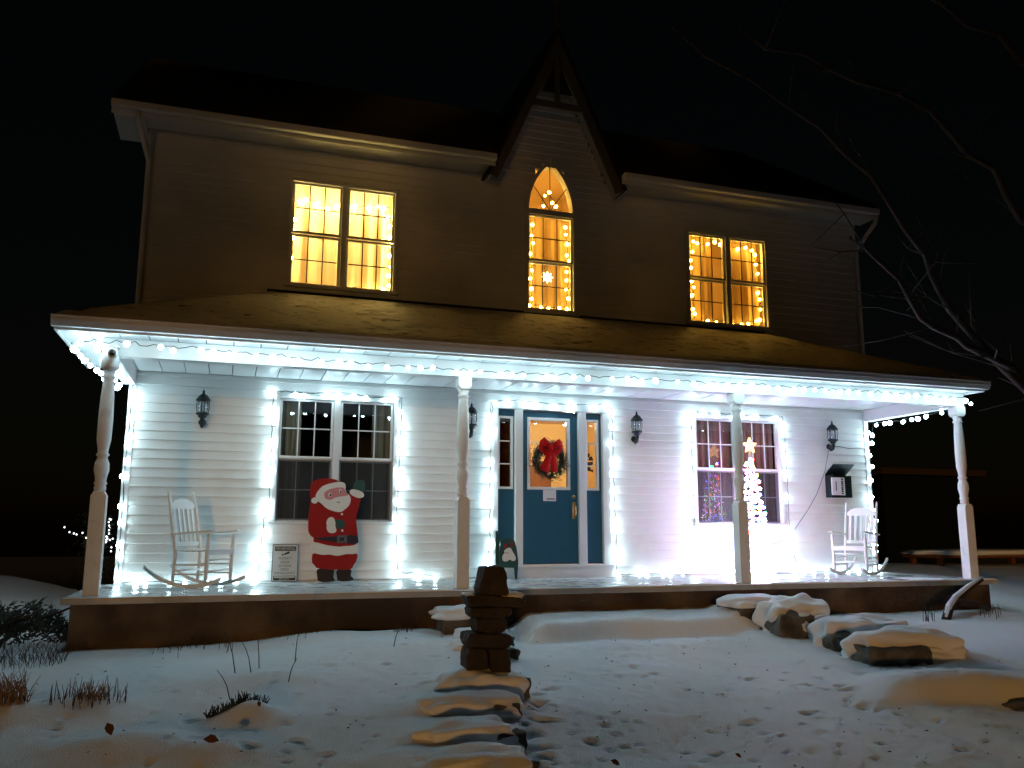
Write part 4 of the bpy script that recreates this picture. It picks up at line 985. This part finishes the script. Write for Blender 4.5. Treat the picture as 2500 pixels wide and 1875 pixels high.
def edging(label, x, y, z, sx, sy, h, rz, seed, cap=.11, capo=(0, 0), group='snow capped stones edging the walk', dark=False, mode='cap'):
    t = thing('edging_stone', label, 'stone', (x, y, z), group=group)
    m_ = STONE if dark else BLOCK
    if mode == 'cap':
        rock((x, y, z+h/2-.1), (sx, sy, h+.2), .10, .05, 10, seed, rz).build('stone', m_, t, True)
        rock((x, y, z+h+cap*.15), (sx*1.12, sy*1.2, cap*2.2), .68, .12, 16, seed+5, rz, .45).build('snow_cap', SNOW, t, True)
    elif mode == 'boulder':                      # stone shows at the front left, snow slumps over the rest
        rock((x-.24*sx, y-.08, z+h/2-.12), (sx*.70, sy*1.0, h+.16), .3, .14, 10, seed, rz).build('stone', m_, t, True)
        rock((x+.05*sx, y+.05, z+(h+cap)/2-.05), (sx*1.15, sy*1.18, h+cap+.16), .72, .16, 18, seed+5, rz).build('snow_cap', SNOW, t, True)
        rock((x+.20*sx, y-.16, z+.03), (sx*.72, sy*.8, h*1.25), .65, .16, 14, seed+9, rz).build('snow_slump', SNOW, t, True)
    elif mode == 'low':                          # long stone under a drift, bare along its lower edge
        rock((x+.55, y-.42, z-.04), (sx*.75, sy*.5, .2), .3, .12, 10, seed, rz).build('stone', m_, t, True)
    else:                                        # flat stone almost buried: only its end towards the walk is bare
        rock((x+.18, y-.03, z+h/2-.1), (sx*.55, sy*.80, h+.10), .22, .10, 10, seed, rz).build('stone', m_, t, True)
        rock((x-.04, y+.0, z+.01), (sx*1.12, sy*1.12, (h+cap)*1.75), .72, .13, 18, seed+5, rz).build('snow_cap', SNOW, t, True)
def gzr(x, y): return gz(x, y)
for (lb, x, y, sx, sy, h, rz, sd_, cp, dr_) in EDGE:
    edging(lb, x, y, gzr(x, y)-.02, sx, sy, h, rz, sd_, cp, mode='cap' if dr_ is None else 'boulder' if sd_ in (2, 3, 4) else 'low' if sd_ == 6 else 'flat')

# ------------------------------------------------------------------ plants, stalks, log
def clump(label, x, y, n, hgt, spread, mat, seed, lean=.25, cat='grass clump', name='dry_grass', thick=.004, kind='thing'):
    rs = random.Random(seed); m = MB(); z0 = gz(x, y)
    for k in range(n):
        a = rs.uniform(0, 6.28); r = spread*math.sqrt(rs.random()); px, py = x+r*math.cos(a), y+r*.6*math.sin(a); pz = gz(px, py)-.02
        h = hgt*rs.uniform(.4, 1.1); dx, dy = rs.gauss(0, lean)*h, rs.gauss(0, lean)*h
        m.tube([(px, py, pz), (px+dx*.4, py+dy*.4, pz+h*.55), (px+dx, py+dy, pz+h)], [thick, thick*.9, thick*.35], 4)
    o = m.build(name, mat)
    return tag(o, label, cat, 'dead plants sticking through the snow', kind)
clump('cut dry stalks in a loose clump on the left snow mound', -5.6, -4.72, 60, .17, .30, DARKDRY, 1, .18)
clump('tangle of pale brown dry grass in the middle of the cut stalks', -5.56, -4.70, 70, .13, .12, DRY, 21, .4)
clump('tuft of brown dry grass at left edge of picture', -6.12, -4.8, 120, .24, .14, DRY, 2, .3)
clump('dark scraggly bush at left end of porch foundation', -6.45, -2.75, 150, .24, .42, DARKDRY, 3, .45, 'bush', 'dry_bush', .003)
clump('thin brown stalks along foundation below left rocking chair', -4.9, -2.62, 26, .22, .45, DARKDRY, 4, .2, kind='stuff')
clump('short dark stubs by foundation below the warning sign', -3.8, -2.5, 16, .15, .3, DARKDRY, 5, .2, kind='stuff')
clump('short dark stubs by foundation left of the first walk stone', -2.75, -2.52, 14, .13, .18, DARKDRY, 6, .2)
clump('faint dry stalks in the snow right of the walk stones', 4.05, -3.1, 12, .22, .18, DARKDRY, 7, .15)
clump('faint dry stalks near the fallen log', 5.3, -2.9, 12, .2, .25, DARKDRY, 8, .15)
def sprig():
    m = MB(); rs = random.Random(9)
    for k in range(46):
        t = k/45; x = -4.72+.42*t; y = -5.2+.2*t-.12*math.sin(math.pi*t); z = gz(x, y)
        h = rs.uniform(.03, .10)
        for q in range(4): m.tube([(x, y, z-.01), (x+rs.gauss(0, .025), y+rs.gauss(0, .025), z+h*rs.uniform(.5, 1))], [.007, .003], 4)
    return tag(m.build('evergreen_sprig', SPRIG), 'dark evergreen sprigs curving around a small snow mound', 'plant', 'dead plants sticking through the snow')
sprig()
for lb, (x, y), (dx, dy, h) in (('tall thin bent stalk standing left of the other bare stalks', (-4.51, -4.04), (-.12, .1, .36)), ('bare stalk leaning left in front of the foundation', (-4.38, -4.12), (-.1, .05, .27)), ('thin pale upright stalk among the bare stalks', (-4.3, -3.75), (-.04, .03, .33)),
                               ('short dark stalk leaning right in open snow', (-4.09, -4.42), (.07, .02, .19)), ('slim bent stalk right of the bare stalk group', (-3.98, -3.7), (.02, .05, .25)), ('tiny forked stalk in snow left of the stone figure', (-3.0, -3.4), (.08, .05, .18)), ('low bent stalk beside evergreen sprigs', (-4.55, -4.75), (-.12, .1, .22))):
    z = gz(x, y)
    tag(MB().tube([(x, y, z-.03), (x+dx*.3, y+dy*.3, z+h*.45), (x+dx*.55, y+dy*.6, z+h*.7), (x+dx, y+dy, z+h)], [.005, .004, .0035, .002], 5).build('bare_stalk', DARKDRY, None, True), lb, 'stalk', 'dead plants sticking through the snow')
def leaf_(x, y, lb, s=.04, rz=0):
    z = gz(x, y)+.012
    pl = [(0, -s), (.5*s, -.4*s), (.55*s, .2*s), (0, s), (-.55*s, .2*s), (-.5*s, -.4*s)]
    vs = []
    for (a, b) in pl:
        c, sn = math.cos(rz), math.sin(rz); u, v = a*c-b*sn, a*sn+b*c
        vs.append((x+u, y+v*.6, z+.5*s+v*.8+.3*abs(a)))
    n_ = len(vs); m = MB().add(vs+[(a, b+.004, c) for a, b, c in vs], [tuple(range(n_)), tuple(range(2*n_-1, n_-1, -1))]+[(i, (i+1) % n_, (i+1) % n_+n_, i+n_) for i in range(n_)])
    tag(m.build('dead_leaf', LEAFM), lb, 'leaf', 'dead leaves on the snow')
leaf_(-5.33, -5.68, 'curled red brown leaf on the near left snow mound', .05, .4)
leaf_(-2.04, -6.55, 'dark curled leaf lying low in the middle of the walk', .035, 1)
leaf_(-4.68, -6.05, 'flat brown leaf on the low near left drift', .05, 1.4)
leaf_(-4.36, -5.35, 'small tan leaf on the round mound by evergreen sprigs', .025, .2)
leaf_(-1.1, -6.6, 'small leaf scrap right of the curled leaf on walk', .025, .9)
lg = thing('fallen_log', 'snow topped broken branch leaning on right front corner of porch', 'log', (5.0, -2.75, -.45))
lp = [(4.45, -2.95, gz(4.45, -2.95)-.02), (4.62, -2.85, -.33), (4.9, -2.7, -.22), (5.3, -2.55, -.09), (5.7, -2.40, .01)]
MB().tube(lp, [.06, .06, .055, .045, .03], 8).build('branch', BARK, lg, True)
MB().tube([(a, b-.005, c+.03) for a, b, c in lp], [.035, .045, .042, .034, .02], 8).build('snow_top', SNOW, lg, True)
MB().tube([(4.85, -2.8, -.26), (5.2, -2.75, -.30), (5.45, -2.7, -.36)], [.05, .05, .04], 8).build('side_branch', BARK, lg, True)

# bare tree reaching in from the right
def bare_tree():
    t = thing('bare_tree', 'bare tree whose thin branches reach in from the upper right', 'tree', (7.6, -4.3, -.6))
    MB().tube([(7.6, -4.3, -.8), (7.5, -4.25, .6), (7.35, -4.2, 2.0), (7.3, -4.1, 3.6), (7.2, -4.1, 5.4), (7.1, -4.0, 7.4), (7.0, -4, 9.4)], [.24, .19, .17, .14, .11, .07, .03], 10).build('trunk', BARK, t, True)
    rs = random.Random(4); cr = MB()
    mains = [[(7.35, -4.2, 1.9), (6.2, -4.1, 2.1), (4.98, -4.0, 2.5), (3.87, -4, 3.45), (3.49, -4, 4.08), (2.8, -4, 5.1), (1.6, -4, 5.85), (.03, -4, 6.6)],
             [(7.25, -4.1, 4.0), (6.3, -4, 4.3), (5.28, -4, 4.85), (4.49, -4, 5.66), (3.41, -4, 6.33), (2.33, -4, 6.5), (.98, -4, 6.75)],
             [(7.3, -4.2, 2.2), (6.2, -4.2, 2.3), (4.99, -4.1, 2.6), (4.19, -4, 3.02), (3.49, -4, 3.3), (2.85, -3.9, 4.1), (2.5, -3.9, 4.3)],
             [(7.15, -4.1, 5.6), (6.0, -4.2, 6.4), (4.8, -4.3, 7.2), (3.5, -4.3, 7.6)], [(7.1, -4, 7), (7.6, -3.5, 8.2), (7.9, -3.2, 9.3)], [(7.2, -4.1, 5), (8.3, -4.3, 6.2), (9, -4.5, 7.6)]]
    def jig(pts):
        out = []
        for a, b in zip(pts[:-1], pts[1:]):
            a, b = Vector(a), Vector(b)
            for k in range(3): out.append(a.lerp(b, k/3)+Vector((rs.gauss(0, .03), rs.gauss(0, .05), rs.gauss(0, .03))))
        return out+[Vector(pts[-1])]
    for p in mains:
        q = jig(p); n_ = len(q); cr.tube(q, [.065*(1-i/n_)+.010 for i in range(n_)], 6)
        for i in range(4, n_-1):
            for _ in range(2):
                if rs.random() < .55:
                    d_ = (q[i+1]-q[i]).normalized(); s_ = Vector((rs.gauss(0, 1), rs.gauss(0, .7), rs.gauss(-.1, 1))).normalized()
                    L_ = rs.uniform(.4, 1.3); e = q[i]+(d_*.8+s_*.7).normalized()*L_; mid = q[i].lerp(e, .5)+Vector((rs.gauss(0, .06), rs.gauss(0, .06), rs.gauss(0, .06)))
                    cr.tube([q[i], mid, e], [.011, .008, .003], 5)
                    if rs.random() < .6:
                        e2 = mid+Vector((rs.gauss(0, .3), rs.gauss(0, .2), rs.gauss(0, .3))); cr.tube([mid, e2], [.006, .0025], 4)
    cr.build('branches', BARK, t, True)
bare_tree()

# ------------------------------------------------------------------ far things in the dark
tb = thing('garden_table', 'snow covered dark garden table far right beyond the porch end', 'table', (11.4, 3.2, -.2))
gt = gz(11.4, 3.2)
B('table_top', WOODB, tb, 9.9, 13.2, 2.7, 3.7, .12, .18)
rock((11.55, 3.2, .21), (3.4, 1.1, .16), .35, .06, 10, 3, 0, .5).build('snow_layer', SNOW, tb, True)
for x in (10.1, 13.0):
    for y in (2.8, 3.6): B('leg', WOODB, tb, x-.05, x+.05, y-.05, y+.05, gt-.3, .12)
sh = thing('lit_shrub', 'distant shrub dotted with tiny white lights far left beyond the porch', 'shrub', (-9.0, 20, .2))
rs = random.Random(6); fo = MB()
for k in range(900):
    c = Vector((-8.75+rs.gauss(0, .35), 20+rs.gauss(0, .3), rs.uniform(-3.1, 1.2))); dv = Vector((rs.gauss(0, 1), rs.gauss(0, 1), rs.gauss(.3, 1))).normalized()*.15; s_ = dv.orthogonal().normalized()*.03
    fo.add([c-s_, c+s_, c+dv], [(0, 1, 2)])
fo.build('foliage', NEEDLE, sh)
tiny = bulb_mesh(emat('far_led', (.9, .92, 1), 3.0), .9)
for k in range(40):
    if k < 30: p = (-8.42+rs.gauss(0, .11), 19.6+rs.uniform(-.1, .1), rs.uniform(-.05, 1.2))
    else: p = (-9.7+.13*(k-30)+rs.gauss(0, .03), 19.6, .78-.07*(k-30)+rs.gauss(0, .06))
    b = bpy.data.objects.new('bulb', tiny); COL.objects.link(b); b.location = p; put_scaled(b, sh)
yl = thing('yard_light', 'single tiny far light in the darkness right of the porch', 'light', (29.5, 25, 0))
MB().tube([(29.5, 25, gz(29.5, 25)-.2), (29.5, 25, 2.85)], .05, 6).build('pole', BLACKM, yl)
MB().lathe([(.02, -.07), (.09, -.04), (.1, 0), (.09, .04), (.02, .07)], (29.5, 25, 2.9), 10).build('globe', emat('far_lamp', (1, .85, .7), 2.0), yl, True)
shd = thing('far_shed', 'dim brown roofed shed far behind right house corner', 'shed', (21.5, 16, 0))
B('wall', BLACKM, shd, 20.0, 24.5, 15.5, 18.5, gz(21, 16)-1, 2.9)
MB().prism([(19.6, 2.9), (24.9, 2.9), (24.9, 3.15), (19.6, 3.15)], 15.1, 18.9).build('roof', BARK, shd)

# evergreens added unseen behind the camera to hold warm light off the upper storey
def shade_tree(label, x, y, w, z0, z1, n, seed):
    t = thing('shade_tree', label, 'tree', (x, y, -1.2), group='shade trees added behind the viewer')
    rs = random.Random(seed); gz_ = gz(x, y)
    MB().tube([(x, y, gz_-.3), (x+.05, y, z0), (x, y, z1*.7), (x, y, z1)], [.22, .18, .1, .02], 10).build('trunk', BARK, t, True)
    m = MB()
    for k in range(n):
        u = rs.random(); z = z0+(z1-z0)*u; r = w*(1-.55*u)*math.sqrt(rs.random()); a = rs.uniform(0, 6.283)
        c = Vector((x+r*math.cos(a), y+r*.6*math.sin(a), z-.12*r))
        d1 = Vector((rs.gauss(0, 1), rs.gauss(0, 1), rs.gauss(0, .7))).normalized(); d2 = d1.orthogonal().normalized()
        L_ = rs.uniform(.10, .17); d1 = d1*L_; d2 = d2*L_*.55
        m.add([c-d1, c-d2, c+d1, c+d2], [(0, 1, 2, 3)])
    m.build('crown', NEEDLE, t)
shade_tree('broad added evergreen shading the upper storey, behind and left of the viewer', -15.5, -26, 3.6, 4.3, 12.5, 8200, 31)
shade_tree('middle added evergreen shading the upper storey, behind the viewer', -9.8, -26.5, 3.9, 4.25, 13, 9800, 32)
shade_tree('low branched added evergreen shading the upper storey and right side, behind and right of the viewer', -4.2, -26, 4.2, 3.5, 12.5, 18000, 33)

# leaf crumbs and seed husks scattered over the snow
def litter():
    rs = random.Random(77); m = MB()
    for k in range(420):
        x, y = rs.uniform(-6.4, 3.6), rs.uniform(-8, -2.7)
        if rs.random() < (y+8)/9: continue
        z = gz(x, y)+.004; L_ = rs.uniform(.006, .02); a = rs.uniform(0, 6.28); c, s_ = math.cos(a)*L_, math.sin(a)*L_
        m.add([(x-c, y-s_, z), (x+s_*.5, y-c*.5, z+.004), (x+c, y+s_, z+.008), (x-s_*.5, y+c*.5, z+.012)], [(0, 1, 2, 3)])
    tag(m.build('leaf_litter', DARKDRY), 'dark crumbs of leaf litter scattered over the snow', 'litter', kind='stuff')
litter()

# low shrub added to darken the corner left of the porch
def shade_shrub():
    t = thing('shade_shrub', 'dark low evergreen shrub added to darken the ground left of the porch end', 'shrub', (-7.3, -1.3, -.5))
    rs = random.Random(15); m = MB(); st = MB()
    for k in range(9):
        a = rs.uniform(0, 6.28); st.tube([(-7.2, -1.3, -.75), (-7.2+.5*math.cos(a), -1.3+.4*math.sin(a), -.35), (-7.2+1.0*math.cos(a), -1.3+.7*math.sin(a), -.15)], [.03, .02, .008], 5)
    st.build('stems', BARK, t, True)
    for k in range(3600):
        a = rs.uniform(0, 6.28); u = math.sqrt(rs.random()); x = -7.2+1.05*u*math.cos(a); y = -1.3+.75*u*math.sin(a)
        h = .52*math.sqrt(max(0, 1-u*u))*(.75+.4*mnoise.noise((x*2.5, y*2.5, 1))); z = -.62+h*rs.random()**.5+.1
        dv = Vector((math.cos(a)+rs.gauss(0, .6), math.sin(a)+rs.gauss(0, .6), rs.gauss(.5, .5))).normalized()*rs.uniform(.05, .11); s_ = dv.orthogonal().normalized()*.014
        c = Vector((x, y, z)); m.add([c-s_, c+s_, c+dv], [(0, 1, 2)])
    m.build('foliage', SPRIG, t)
shade_shrub()
